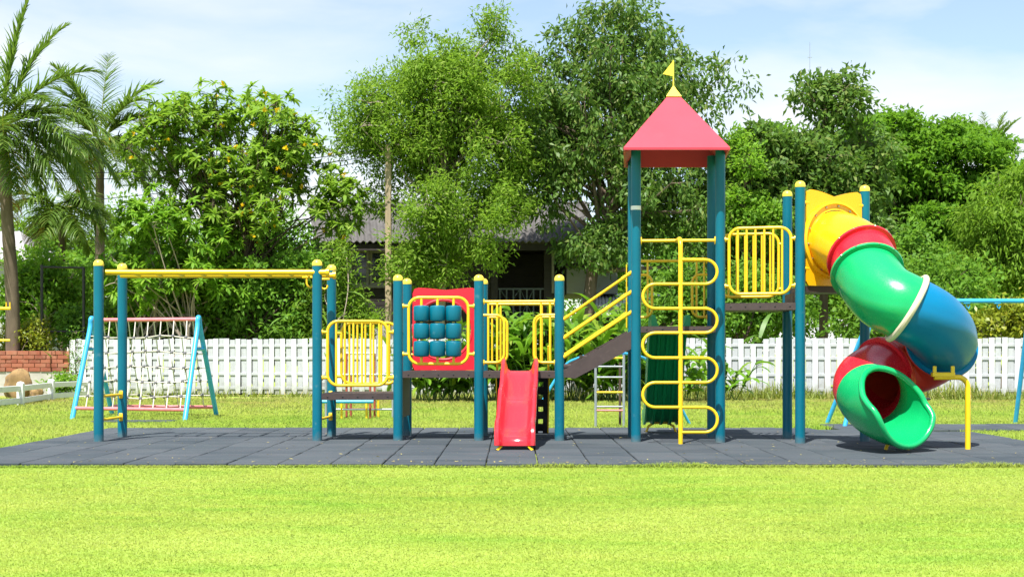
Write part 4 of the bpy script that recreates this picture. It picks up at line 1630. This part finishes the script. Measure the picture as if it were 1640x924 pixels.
# hip roof
b = MB()
rx0, rx1 = x0 + 2.2, x1 - 1.6
b.add([(x0, Yg, z0), (x1, Yg, z0), (x1, Yg + 7, z0), (x0, Yg + 7, z0), (rx0, Yg + 3.5, z1), (rx1, Yg + 3.5, z1)], [(0, 1, 5, 4), (1, 2, 5), (2, 3, 4, 5), (3, 0, 4), (3, 2, 1, 0)])
b.build('roof', simple('lilac grey roof', (.34, .32, .34), .8, .1, 1, .2, stretch=(.3, .3, 5)), H2, 0)
b = MB(); b.box((at(14, 0, Yg).x, Yg + .39, at(0, 432, Yg).z), (.5, .06, .9)); b.build('window', M['glass'], H2, 0)

UP = thing('utility_pole', 'tall weathered pole beside the dark house roof', 'pole', at(622, 640, 38.4))
b = MB()
q = at(622, 0, 38.4)
b.box((q.x, 38.4, at(0, 232, 38.4).z / 2), (.165, .15, at(0, 232, 38.4).z), None, .02)
b.build('shaft', M['pole'], UP, 20)
for k, (py, pyl) in enumerate(((237, 256), (247, 266), (252, 330))):
    a = at(618, py, 38.4); c = at(-260, pyl, 36 if k < 2 else 46)
    b = MB()
    pts = []
    for i in range(25):
        f = i / 24
        p = a.lerp(c, f); p.z -= .5 * 4 * f * (1 - f)
        pts.append(p)
    b.tube(pts, .011, 5)
    b.build('cable', M['black_metal'], UP, 60)

for px, py, w, lbl in ((1297, 68, .05, 'tall thin radio mast far behind the trees on the right'), (1310, 108, .07, 'short thin radio mast beside the taller mast on the right')):
    q = at(px, py, 110)
    b = MB()
    b.tube([(q.x, 110, 0), q], [w, w * .5], 5)
    if w > .06:
        b.tube([(q.x + .22, 110, 0), (q.x + .22, 110, q.z)], w * .5, 5)
        b.box((q.x + .11, 110, q.z), (.3, .1, .08))
        for k in range(6): b.box((q.x + .11, 110, q.z - .5 - k * .7), (.22, .05, .05))
    else:
        for k in (1.2, 2.2): b.box((q.x, 110, q.z - k), (.35, .05, .05))
    tag(b.build('radio_mast', M['grey_metal'], None, 40), lbl, 'mast')

# ------------------------------------------------------------------ vegetation
def strip_leaves(P, D, L, W, droop, seg=4, rng=RNG, shape='lance'):
    """long leaves bending down under their own weight"""
    n = len(P)
    D = unit(D)
    horiz = unit(np.stack([D[:, 0], D[:, 1], np.zeros(n)], 1) + 1e-6)
    S = np.stack([-horiz[:, 1], horiz[:, 0], np.zeros(n)], 1)
    S = unit(S + rng.normal(0, .25, (n, 3)))
    rows = []
    pos = P.copy()
    d = D.copy()
    for k in range(seg + 1):
        f = k / seg
        if shape == 'lance':
            w = W * (.18 + .82 * np.sin(pi * min(1, .12 + f * .88)) ** .8) if f < 1 else W * .02
        else:
            w = W * (1 - f ** 2 * .96)
        rows.append(np.stack([pos + S * w[:, None] * .5, pos - S * w[:, None] * .5], 1))
        pos = pos + d * (L / seg)[:, None]
        d = d.copy()
        d[:, 2] -= droop / seg * (1 + f)
        d = unit(d)
    V = np.stack(rows, 1)          # n, seg+1, 2, 3
    V = V.reshape(-1, 3)
    w = (seg + 1) * 2
    Q = []
    for k in range(seg):
        Q.append(np.arange(n)[:, None] * w + np.array([[2 * k, 2 * k + 1, 2 * k + 3, 2 * k + 2]]))
    return V, np.concatenate(Q)

def rand_dirs(n, rng=RNG):
    return unit(rng.normal(0, 1, (n, 3)))

def env_points(envs, n, shell=.35, rng=RNG):
    vol = np.array([e[1][0] * e[1][1] * e[1][2] for e in envs]) ** .8
    pick = rng.choice(len(envs), n, p=vol / vol.sum())
    C = np.array([e[0] for e in envs])[pick]
    Rr = np.array([e[1] for e in envs])[pick]
    d = rand_dirs(n, rng)
    r = (shell + (1 - shell) * rng.random(n) ** .6)[:, None]
    return C + d * Rr * r

def px_env(lst, Y, depth):
    """crown lobes given where the photo shows them: (px, py, half width, half height[, dY])"""
    out = []
    for e in lst:
        px, py, rx, ry = e[:4]
        dY = e[4] if len(e) > 4 else 0
        Yc_ = Y + dY
        k = Yc_ / F
        out.append((np.array(at(px, py, Yc_)), np.array((rx * k, min(depth, max(rx, ry) * k * 1.0), ry * k))))
    return out

LEAF_STYLES = {
    # leaves per twig, spread, length, width, droop bias, kind
    'tam':   dict(n=32, spread=.30, L=(.10, .19), W=(.036, .062), droop=-.15, up=.9),
    'dark':  dict(n=15, spread=.26, L=(.15, .24), W=(.060, .095), droop=-.75, up=.5),
    'mid':   dict(n=20, spread=.28, L=(.12, .22), W=(.06, .10), droop=-.2, up=.8),
    'rain':  dict(n=26, spread=.42, L=(.16, .30), W=(.09, .15), droop=-.05, up=1.3),
    'weep':  dict(n=24, spread=.30, L=(.14, .26), W=(.05, .08), droop=-.85, up=.6),
    'small': dict(n=20, spread=.22, L=(.08, .15), W=(.04, .07), droop=.0, up=.8),
}

def tree(name, label, cat, base, envs, style, leafm, barkm, nclump, twigs, clump_r=.75, trunk_r=.16, group=None, trunk_top=None, flat=1.0, seed=1, limbs=26, trunk_pts=None, trunks=1, flowers=0, whorl=False, gap=.0, hl=1.0):
    rng = np.random.default_rng(seed)
    rd = random.Random(seed)
    root = thing(name, label, cat, base, group)
    base = Vector(base)
    C = env_points(envs, nclump, .3, rng)
    C[:, 2] = np.maximum(C[:, 2], .35)
    cr = clump_r * (.6 + .7 * rng.random(nclump))
    # twig ends in each clump
    nt = nclump * twigs
    ci = np.repeat(np.arange(nclump), twigs)
    d = rand_dirs(nt, rng)
    d[:, 2] *= flat
    rr = (.35 + .65 * rng.random(nt) ** .5) * cr[ci]
    T = C[ci] + d * rr[:, None]
    T[:, 2] = np.maximum(T[:, 2], .15)
    st = LEAF_STYLES.get(style)
    if whorl:
        nl = whorl
        P = np.repeat(T, nl, 0)
        a = np.tile(np.arange(nl) * 2.4, nt) + np.repeat(rng.random(nt) * 6.28, nl)
        ax = unit(d * .6 + np.array([0, 0, .8]) + rng.normal(0, .25, (nt, 3)))
        e1 = unit(np.cross(ax, np.array([.3, .5, .1])))
        e2 = np.cross(ax, e1)
        A_, E1, E2 = (np.repeat(q, nl, 0) for q in (ax, e1, e2))
        el = rng.uniform(-.35, .75, len(P))[:, None]
        D = E1 * np.cos(a)[:, None] + E2 * np.sin(a)[:, None] + A_ * el
        L = rng.uniform(.17, .30, len(P)) * hl
        V, Q = strip_leaves(P, D, L, L * rng.uniform(.24, .32, len(P)), .7, 3, rng)
    else:
        nl = st['n']
        ti = np.repeat(np.arange(nt), nl)
        P = T[ti] + rng.normal(0, st['spread'] * .55, (len(ti), 3)) * np.array([1, 1, .8 if flat == 1 else .45])
        D = rng.normal(0, .55, P.shape) + d[ti] * .5 + np.array([0, 0, st['droop']])
        U = np.array([0, 0, st['up']]) + rng.normal(0, .55, P.shape) + np.array([0, -.25, 0])
        L = rng.uniform(*st['L'], len(P)) * hl
        Wd = rng.uniform(*st['W'], len(P)) * hl
        V, Q = leaf_quads(P, D, U, L, Wd, .15, .12)
    low = V[:, 2] < .02
    V[low, 2] = .02
    me = np_mesh('crown', V, Q)
    link('crown', me, leafm, root)
    if flowers:
        fi = rng.choice(nt, flowers)
        fi = fi[np.argsort(T[fi, 1])]
        FP = np.repeat(T[fi] + rng.normal(0, .12, (flowers, 3)) + np.array([0, -.12, 0]), 6, 0)
        FD = rand_dirs(len(FP), rng) + np.array([0, -.4, .1])
        V, Q = leaf_quads(FP, FD, rand_dirs(len(FP), rng), np.full(len(FP), .10), np.full(len(FP), .075))
        link('blossom', np_mesh('blossom', V, Q), M['petal'], root)
    # trunk and limbs
    b = MB()
    cmean = C.mean(0)
    topz = trunk_top if trunk_top is not None else cmean[2]
    stems = []
    for k in range(trunks):
        ang = 2 * pi * k / max(1, trunks) + rd.random()
        off = (.12 * (trunks > 1)) * Vector((cos(ang), sin(ang), 0))
        spread = (0 if trunks == 1 else .9)
        end = Vector((cmean[0] + cos(ang) * spread, cmean[1] + sin(ang) * spread, topz))
        if trunk_pts and k == 0:
            pts = [Vector(p) for p in trunk_pts]
        else:
            s0 = base + off
            pts = [s0 + (end - s0) * f + Vector((rd.uniform(-.12, .12), rd.uniform(-.12, .12), 0)) * (f > 0) for f in (0, .25, .5, .75, 1)]
        P = catmull(pts, 4)
        rs_ = [trunk_r * (1.25 if i == 0 else 1) * (1 - .6 * i / (len(P) - 1)) for i in range(len(P))]
        b.tube(P, rs_, 9)
        stems.append((P, rs_))
    b.build('trunk', barkm, root, 60)
    lb = MB()
    order = list(range(nclump)); rd.shuffle(order)
    for q in order[:limbs]:
        P, rs_ = stems[rd.randrange(len(stems))]
        c = Vector(C[q])
        # leave the stem below the clump
        js = [j for j in range(len(P)) if P[j].z < c.z - .1] or [0]
        lo = int(len(P) * .3)
        js = [j for j in js if j >= lo] or [js[-1]]
        j = rd.choice(js[-max(1, len(js) // 2):])
        s0 = P[j]
        mid = s0.lerp(c, .5) + Vector((rd.uniform(-.2, .2), rd.uniform(-.2, .2), rd.uniform(-.05, .3)))
        pl = catmull([s0, mid, c], 4)
        r0 = min(rs_[j] * .55, .02 + .018 * (c - s0).length)
        lb.tube(pl, [r0 + (.012 - r0) * i / (len(pl) - 1) for i in range(len(pl))], 5, caps=False)
        for t in range(min(twigs, 5)):
            e = Vector(T[q * twigs + t])
            lb.tube([c, c.lerp(e, .5) + Vector((rd.uniform(-.06, .06), 0, rd.uniform(0, .08))), e], [.011, .008, .004], 3, caps=False)
    lb.build('branches', barkm, root, 60)
    return root

def G(px, Y):
    p = at(px, 0, Y); p.z = 0
    return p

# --- big trees in the middle
tree('feathery_tree', 'tall light green feathery tree in front of the dark house', 'tree', G(700, 38.8),
     px_env([(690, 170, 100, 100), (640, 200, 75, 95), (760, 180, 65, 100), (700, 110, 75, 65), (790, 60, 16, 28), (745, 330, 85, 90, -1), (800, 230, 45, 70), (822, 150, 26, 55), (720, 250, 90, 60), (690, 390, 70, 75, -1.2), (762, 390, 42, 48, -1), (590, 210, 40, 65), (800, 290, 45, 80), (650, 90, 40, 40), (640, 300, 60, 60, .5)], 39, 1.9),
     'tam', M['lf_tam'], M['bark_pale'], 215, 11, .56, .17, seed=11, limbs=70)
tree('dark_leaf_tree', 'largest dark green tree with drooping glossy leaves behind the tower roof', 'tree', G(942, 40.5),
     px_env([(1000, 90, 110, 85), (960, 190, 130, 90), (1060, 150, 90, 100), (890, 230, 65, 110), (848, 180, 44, 85), (835, 110, 22, 40), (850, 285, 42, 60, -.3), (1010, 300, 130, 100), (880, 300, 50, 45, -.5), (1080, 320, 80, 90), (1140, 130, 45, 32), (1000, 40, 60, 35), (870, 110, 30, 30), (960, 400, 55, 40, -.3), (1060, 60, 50, 40), (1100, 420, 60, 50)], 40.8, 2.2),
     'dark', M['lf_dark'], M['bark'], 205, 12, .62, .24, seed=12, limbs=80, trunk_pts=[G(932, 40.5), at(938, 560, 40.5), at(945, 470, 40.5), at(955, 400, 40.5), at(985, 300, 40.7), at(1000, 180, 40.8)], hl=1.0)
tree('flowering_tree', 'yellow flowering tree with open crown left of the pole', 'tree', G(385, 38),
     px_env([(300, 210, 95, 55), (420, 190, 85, 45), (380, 260, 110, 60), (480, 230, 45, 55), (250, 250, 45, 50), (520, 310, 60, 55), (340, 180, 40, 30), (390, 335, 95, 45, -.6), (300, 290, 70, 45), (545, 350, 40, 35)], 38, 1.7),
     None, M['lf_whorl'], M['bark_dark'], 172, 7, .55, .10, seed=13, limbs=90, trunks=4, trunk_top=3.9, flowers=110, whorl=13, hl=1.12)
tree('frangipani_bush', 'bright green large leaved bush left of the yellow flowering tree', 'bush', G(250, 36.9),
     px_env([(250, 380, 95, 50), (190, 410, 55, 50), (310, 400, 70, 55), (350, 440, 60, 50), (250, 450, 90, 45), (250, 345, 60, 25)], 36.9, 1.3),
     None, M['lf_bright'], M['bark_pale'], 85, 8, .45, .08, seed=14, limbs=40, trunks=4, trunk_top=1.8, whorl=13, hl=1.1)
tree('garden_bush', 'dense dark green bush between the yellow bars and the white fence', 'bush', G(420, 37.4),
     px_env([(430, 450, 85, 60), (370, 490, 70, 45), (480, 430, 55, 65), (440, 510, 90, 35)], 37.6, 1.4),
     'mid', M['lf_mid'], M['bark_dark'], 60, 9, .5, .09, seed=15, limbs=30, trunks=3, trunk_top=1.9)
tree('garden_bush', 'wide mid green bush over the fence behind the rope net climber', 'bush', G(240, 38.2),
     px_env([(200, 520, 70, 36), (290, 515, 80, 38), (350, 525, 50, 30), (140, 525, 35, 28)], 38.2, 1.0),
     'mid', M['lf_mid'], M['bark_dark'], 62, 10, .48, .07, seed=97, limbs=25, trunks=3, trunk_top=1.6)
tree('light_shrub', 'pale green feathery shrub in front of the house window', 'bush', G(555, 37.2),
     px_env([(550, 418, 24, 15), (525, 475, 30, 40), (555, 500, 28, 32), (520, 520, 40, 30), (580, 520, 22, 25)], 37.2, .8),
     'tam', M['lf_tam'], M['bark_pale'], 36, 9, .36, .05, seed=16, limbs=25, trunks=3, trunk_top=2)
# --- right side
tree('tufted_tree', 'dark tree with a round tuft rising above the right tree line', 'tree', G(1318, 41.5),
     px_env([(1320, 155, 48, 32), (1345, 165, 35, 25), (1290, 170, 28, 25), (1320, 260, 70, 50), (1350, 330, 75, 75), (1300, 350, 60, 80), (1390, 260, 40, 45), (1380, 400, 60, 60)], 41.5, 1.7),
     'mid', M['lf_dark'], M['bark'], 125, 10, .58, .15, seed=17, limbs=50, trunk_pts=[G(1318, 41.5), at(1320, 420, 41.5), at(1318, 300, 41.5), at(1322, 150, 41.5)], hl=1.25)
tree('dark_leaf_tree', 'dark leaved tree between the tower roof and the tufted tree', 'tree', G(1215, 41),
     px_env([(1215, 260, 45, 60), (1240, 330, 50, 70), (1190, 400, 55, 60), (1180, 300, 30, 60), (1230, 430, 60, 50)], 41, 1.5),
     'mid', M['lf_dark'], M['bark_dark'], 85, 10, .52, .13, seed=18, limbs=35, hl=1.3)
tree('bright_tree', 'light green slender tree right beside the tower roof edge', 'tree', G(1185, 39.6),
     px_env([(1190, 220, 18, 25), (1185, 270, 28, 35), (1215, 355, 45, 35), (1185, 340, 30, 40), (1245, 370, 25, 30)], 39.6, .9),
     'small', M['lf_bright'], M['bark'], 42, 10, .36, .07, seed=19, limbs=25, hl=1.3)
tree('rain_tree', 'broad feathery canopy tree spreading across the right skyline', 'tree', G(1460, 62),
     px_env([(1460, 240, 150, 45), (1560, 300, 90, 50), (1370, 290, 90, 60), (1500, 330, 130, 60), (1250, 230, 60, 35), (1440, 200, 60, 22), (1630, 310, 50, 40), (1480, 400, 110, 50), (1410, 215, 60, 30), (1530, 230, 60, 30)], 62, 4.5),
     'rain', M['lf_rain'], M['bark_dark'], 230, 12, 1.15, .4, seed=20, limbs=70, flat=.45, hl=1.15, trunk_top=5.5, trunks=3)
tree('weeping_tree', 'light green drooping tree at the right edge', 'tree', G(1605, 44),
     px_env([(1590, 370, 62, 60), (1630, 350, 60, 70), (1600, 440, 65, 50), (1660, 420, 50, 70), (1640, 300, 40, 25)], 44, 1.8),
     'weep', M['lf_weep'], M['bark'], 110, 11, .62, .13, seed=22, limbs=35)
tree('garden_bush', 'dark green bush directly behind the white fence at the spiral slide', 'bush', G(1450, 38.5),
     px_env([(1450, 470, 70, 50), (1400, 500, 50, 40), (1520, 470, 50, 50), (1480, 520, 70, 25)], 39, 1.3),
     'mid', M['lf_mid'], M['bark_dark'], 60, 9, .52, .08, seed=23, limbs=25, trunks=3, trunk_top=1.7)
tree('garden_bush', 'dark green bush behind the fence between tower and right deck', 'bush', G(1205, 37.8),
     px_env([(1205, 480, 55, 45), (1150, 500, 45, 40), (1250, 500, 50, 40)], 38.2, 1.2),
     'mid', M['lf_mid'], M['bark_dark'], 46, 9, .5, .08, seed=24, limbs=20, trunks=3, trunk_top=1.6)
tree('yellow_shrub', 'yellow green shrub over the fence at the right edge', 'bush', G(1605, 36),
     px_env([(1600, 525, 45, 22), (1640, 515, 35, 28), (1560, 530, 25, 18)], 36, .8),
     'small', M['lf_yellow'], M['bark'], 24, 9, .34, .05, seed=25, limbs=12, trunks=3, trunk_top=1.4, hl=1.5)
tree('garden_bush', 'shaded bush below the dark tree right of the carport', 'bush', G(1080, 38.4),
     px_env([(1085, 470, 50, 40), (1040, 520, 50, 25), (1110, 510, 40, 30)], 38.4, 1.1),
     'mid', M['lf_mid'], M['bark_dark'], 32, 9, .48, .07, seed=26, limbs=15, trunks=2, trunk_top=1.6)
# --- left garden
tree('garden_tree', 'mid green small tree with pale bare stems behind the brick wall', 'tree', G(70, 40),
     px_env([(75, 450, 55, 40), (40, 460, 45, 50), (110, 470, 40, 40), (60, 500, 60, 30)], 40, 1.4),
     'mid', M['lf_bright'], M['bark_pale'], 55, 9, .48, .07, seed=27, limbs=25, trunks=3, trunk_top=2.4)
tree('yellow_shrub', 'yellow green shrub on top of the brick wall', 'bush', G(40, 37.4),
     px_env([(40, 540, 30, 20), (15, 550, 22, 14), (60, 550, 18, 12)], 37.4, .6),
     'small', M['lf_yellow'], M['bark'], 24, 9, .28, .04, seed=28, limbs=12, trunks=3, trunk_top=1.1)
tree('distant_tree', 'pale green far tree behind the grey roofed house', 'tree', G(70, 66),
     px_env([(75, 385, 70, 35), (130, 400, 60, 40), (20, 400, 50, 30), (170, 380, 40, 40), (-110, 420, 90, 60), (-260, 450, 100, 70)], 66, 3),
     'rain', M['lf_weep'], M['bark_dark'], 90, 10, 1.0, .2, seed=29, limbs=20, trunk_top=5)
tree('distant_tree', 'dark far tree filling the gap behind the frangipani bush', 'tree', G(300, 56),
     px_env([(220, 440, 110, 60), (340, 430, 110, 60), (450, 400, 90, 60), (130, 460, 70, 50), (260, 515, 150, 40), (430, 520, 110, 35)], 56, 3),
     'rain', M['lf_mid'], M['bark_dark'], 125, 10, 1.0, .2, seed=30, limbs=20, trunk_top=4)
tree('distant_tree', 'dark far tree behind the carport and the tower', 'tree', G(1060, 58),
     px_env([(1040, 420, 100, 70), (1150, 400, 90, 80), (1120, 500, 120, 50), (960, 440, 70, 50)], 58, 3),
     'rain', M['lf_mid'], M['bark_dark'], 110, 11, 1.0, .2, seed=31, limbs=20, trunk_top=4)
tree('distant_tree', 'dark far tree low behind the spiral slide and rain tree', 'tree', G(1400, 56),
     px_env([(1280, 450, 90, 60), (1400, 430, 100, 60), (1520, 450, 100, 60), (1620, 480, 80, 50), (1440, 510, 190, 35), (1760, 450, 100, 90), (1930, 470, 110, 80)], 56, 3),
     'rain', M['lf_mid'], M['bark_dark'], 190, 11, 1.0, .2, seed=32, limbs=20, trunk_top=4)

# --- palms
def palm(name, label, base, crown, n, L, seed, trunk_r=.17, dry=0.0, specs=None, up=1.0, leafl=.86):
    rd = random.Random(seed)
    rng = np.random.default_rng(seed)
    root = thing(name, label, 'palm tree', base)
    base, crown = Vector(base), Vector(crown)
    b = MB()
    pts = [base, base.lerp(crown, .35) + Vector((.1, 0, 0)), base.lerp(crown, .7) + Vector((.05, 0, 0)), crown]
    P = catmull(pts, 14)
    b.tube(P, [trunk_r * (1.15 - .4 * i / len(P)) * (1 + .05 * (i % 2)) for i in range(len(P))], 12)
    b.build('trunk', M['bark'], root, 60)
    fr = list(specs or [])
    while len(fr) < n:
        k = len(fr)
        fr.append((k * 2.399 + rd.uniform(-.3, .3), rd.uniform(-.35, 1.35) * up, L * rd.uniform(.8, 1.1)))
    for k, (az, el, ln) in enumerate(fr):
        d = np.array([cos(az) * cos(el), sin(az) * cos(el), sin(el)])
        seg = 18
        pos = np.array(crown) + d * .1
        pts = [pos]
        for i in range(seg):
            d = d + np.array([0, 0, -1.0]) * (.055 + .05 * i / seg) * (1.15 - .35 * max(0, el))
            d = d / np.linalg.norm(d)
            pos = pos + d * ln / seg
            pts.append(pos)
        pts = np.array(pts)
        isdry = el < -.12 and rd.random() < dry
        fm = M['lf_palmdry'] if isdry else M['lf_palm']
        Vs, Qs, base_i = [], [], 0
        NLF = 68
        tt_ = np.linspace(.14, .995, NLF)
        idx = tt_ * seg
        i0_ = np.minimum(idx.astype(int), seg - 1)
        ff = (idx - i0_)[:, None]
        PP = pts[i0_] * (1 - ff) + pts[i0_ + 1] * ff
        TT = unit(pts[i0_ + 1] - pts[i0_])
        S = unit(np.cross(TT, np.array([0, 0, 1.0])) + 1e-6)
        Nn = np.cross(S, TT)
        for sg in (-1, 1):
            D = S * sg * .85 + TT * (.45 + .5 * tt_[:, None]) + Nn * rng.uniform(-.15, .5, (NLF, 1)) + rng.normal(0, .08, (NLF, 3))
            Ln = leafl * (np.sin(pi * (tt_ * .8 + .16)) ** .7) * rng.uniform(.85, 1.1, NLF)
            V, Q = strip_leaves(PP, D, Ln, np.full(NLF, .052), (1.3 - .85 * max(0, min(1, el))) if not isdry else 2.0, 3, rng, 'tape')
            Vs.append(V); Qs.append(Q + base_i); base_i += len(V)
        f_ = link('frond', np_mesh('frond', np.concatenate(Vs), np.concatenate(Qs)), fm, root)
        b = MB(); b.tube([Vector(p) for p in pts[::2]], [.028 - .024 * i / 9 for i in range(10)], 5)
        b.build('rachis', M['lf_yellow'] if not isdry else M['lf_palmdry'], f_, 60)
    return root
palm('coconut_palm', 'tallest coconut palm with wide arching fronds at the left edge', G(20, 36.9), at(2, 205, 36.6), 24, 2.9, 41, .17, .25,
     [(.1, .95, 3.0), (.55, 1.25, 3.3), (-.2, .45, 3.5), (.05, .2, 3.5), (-.1, .0, 3.2), (-.6, .35, 3.3), (-.35, .10, 3.4), (-.5, -.1, 2.8), (-1.2, .3, 2.8), (.3, 1.45, 3.3), (-.9, -.45, 2.2), (-.2, -.5, 2.0)])
palm('coconut_palm', 'second coconut palm standing between the left palm and flowering tree', G(152, 50), at(160, 225, 50), 26, 2.9, 42, .18, .5,
     [(.1, .75, 3.1), (0.0, .25, 2.5), (.2, 1.1, 3.0), (2.9, .8, 2.5), (1.5, 1.4, 3.3), (-2.5, 1.2, 3.0), (3.1, .3, 2.2), (3.0, 1.2, 3.0)], leafl=.95)
palm('young_palm', 'small palm with dry yellow drooping fronds between the two coconut palms', G(97, 43), at(97, 335, 43), 16, 1.9, 43, .11, 1.0, up=.5)
palm('distant_palm', 'far palm tip rising over the canopy at the right edge', G(1585, 78), at(1583, 262, 78), 14, 3.0, 44, .2, 0.1,
     [(1.57, 1.4, 3), (0, 1.2, 3), (3.1, 1.2, 3), (.3, .9, 3), (2.8, .95, 3)], leafl=.8)

# --- strap and ginger plants
def clump_plant(name, label, cat, px, Y, n, L, W, spread, m, seed, droop=1.0, group=None, stems=True):
    rng = np.random.default_rng(seed)
    base = G(px, Y)
    root = thing(name, label, cat, base, group)
    nst = max(3, n // 9)
    sb = rng.normal(0, spread * .5, (nst, 2))
    lean = rng.normal(0, .28, (nst, 2))
    hgt = L[1] * rng.uniform(.9, 2.1, nst)
    if not stems: hgt[:] = .05
    si = rng.integers(0, nst, n)
    t = rng.uniform(.25, 1.0, n)
    P = np.stack([base.x + sb[si, 0] + lean[si, 0] * t * hgt[si], Y + sb[si, 1] * .6 + lean[si, 1] * t * hgt[si], t * hgt[si]], 1)
    a = rng.uniform(0, 2 * pi, n)
    el = rng.uniform(.15, 1.2, n)
    D = np.stack([np.cos(a) * np.cos(el), np.sin(a) * np.cos(el), np.sin(el)], 1)
    V, Q = strip_leaves(P, D, rng.uniform(*L, n), rng.uniform(*W, n), droop, 5, rng)
    V[:, 2] = np.maximum(V[:, 2], .01)
    link('leaves', np_mesh('leaves', V, Q, True), m, root)
    b = MB()
    for k in range(nst):
        p = Vector((base.x + sb[k, 0], Y + sb[k, 1] * .6, 0))
        q = p + Vector((lean[k, 0] * hgt[k], lean[k, 1] * hgt[k], hgt[k]))
        b.tube([p, p.lerp(q, .5), q], [.012, .010, .006], 5)
    b.build('stem', M['lf_strap'], root, 60)
    return root
GL = [(672, 'ginger plant farthest left, under the red window panel'), (704, 'ginger plant under the nine drums of the blue drum panel'), (738, 'ginger plant under the right end of the red window panel'),
      (785, 'ginger plant just left of the red slide'), (812, 'tall ginger plant right above the top of the red slide'), (840, 'tall ginger plant in the middle of the slide gate'),
      (872, 'ginger plant seen beside the right loop of the slide gate'), (908, 'ginger plant right of the post that starts the stairs'), (938, 'ginger plant below the middle of the sloping stringer'),
      (972, 'ginger plant behind the rungs of the grey ladder climber'), (1003, 'ginger plant just left of the tower front post'), (1035, 'ginger plant left of the dark green slide'), (1110, 'ginger plant right of the dark green slide inside the tower'), (1172, 'lone ginger plant right of the tower against the white fence')]
for i, (px, lb_) in enumerate(GL):
    tall = 1.25 if 780 < px < 1010 else .85
    clump_plant('ginger_plant', lb_, 'plant', px, 31.6 + (i % 3) * .5, 175 if px < 1100 else 60, (.42 * tall, .80 * tall), (.10, .17), .5 if px < 1100 else .28, M['lf_ginger'], 60 + i, 1.15, 'ginger plants along the fence')
clump_plant('strap_plant', 'spiky strap leaved plant behind the brick wall near the fence end', 'plant', 112, 37.4, 80, (1.2, 1.9), (.05, .08), .35, M['lf_strap'], 90, .7, None, False)
clump_plant('broad_leaf_plant', 'yellow green broad leaved plant above the fence beside the blue tube', 'plant', 1572, 34.9, 30, (.5, .8), (.10, .16), .2, M['lf_yellow'], 91, .9)
clump_plant('broad_leaf_plant', 'broad leaved plant behind the fence left of the right deck posts', 'plant', 1205, 35.6, 40, (.6, 1.0), (.10, .18), .35, M['lf_strap'], 92, .9)
clump_plant('fern_plant', 'green arching fern like plant behind the fence at the second monkey bar post', 'plant', 470, 37.0, 60, (.9, 1.5), (.06, .10), .3, M['lf_strap'], 93, 1.0)
tree('climbing_weed', 'thin upright weed at the left end of the white fence', 'plant', G(122, 35.2),
     px_env([(122, 560, 6, 38), (118, 600, 10, 25)], 35.2, .2), 'small', M['lf_mid'], M['bark'], 9, 2, .04, .012, seed=95, limbs=10, trunk_top=1.3, hl=.55)
tree('low_shrub', 'small leafy shrub beside the right end of the white rail fence', 'bush', G(105, 34.0),
     px_env([(105, 615, 14, 10), (98, 625, 18, 8)], 34.0, .3), 'small', M['lf_bright'], M['bark'], 10, 4, .10, .015, seed=96, limbs=8, trunk_top=.3)

# --- weeds along the fence foot (uncountable)
def weeds():
    n = 9000
    px = RNG.uniform(113, 1700, n)
    dens = np.where(px > 1040, 1.0, np.where(px > 600, .55, .22))
    keep = RNG.random(n) < dens
    px = px[keep]; n = len(px)
    f = (px - 113) / (1640 - 113)
    Y = 36.2 - 3.0 * f - RNG.random(n) ** 1.6 * 1.3 - .12
    X = (px - CX) * Y / F
    pat = .5 + .5 * np.sin(X * 2.3) * np.sin(X * .9 + 1)
    h = RNG.uniform(.12, .30, n) * (1 + 1.1 * pat * (px > 1040))
    P = np.stack([X, Y, np.zeros(n)], 1)
    a = RNG.uniform(0, 2 * pi, n)
    el = RNG.uniform(.7, 1.5, n)
    D = np.stack([np.cos(a) * np.cos(el), np.sin(a) * np.cos(el), np.sin(el)], 1)
    V, Q = strip_leaves(P, D, h, np.full(n, .018) + RNG.random(n) * .014, .8, 3, RNG, 'tape')
    V[:, 2] = np.maximum(V[:, 2], 0.0)
    m = leaf_mat('weed blade', (.10, .15, .02), (.19, .23, .04), (.34, .28, .11), .6)
    tag(link('fence_weeds', np_mesh('fence_weeds', V, Q), m), 'tall ragged weeds along the foot of the white fence', 'weeds', kind='stuff')
weeds()
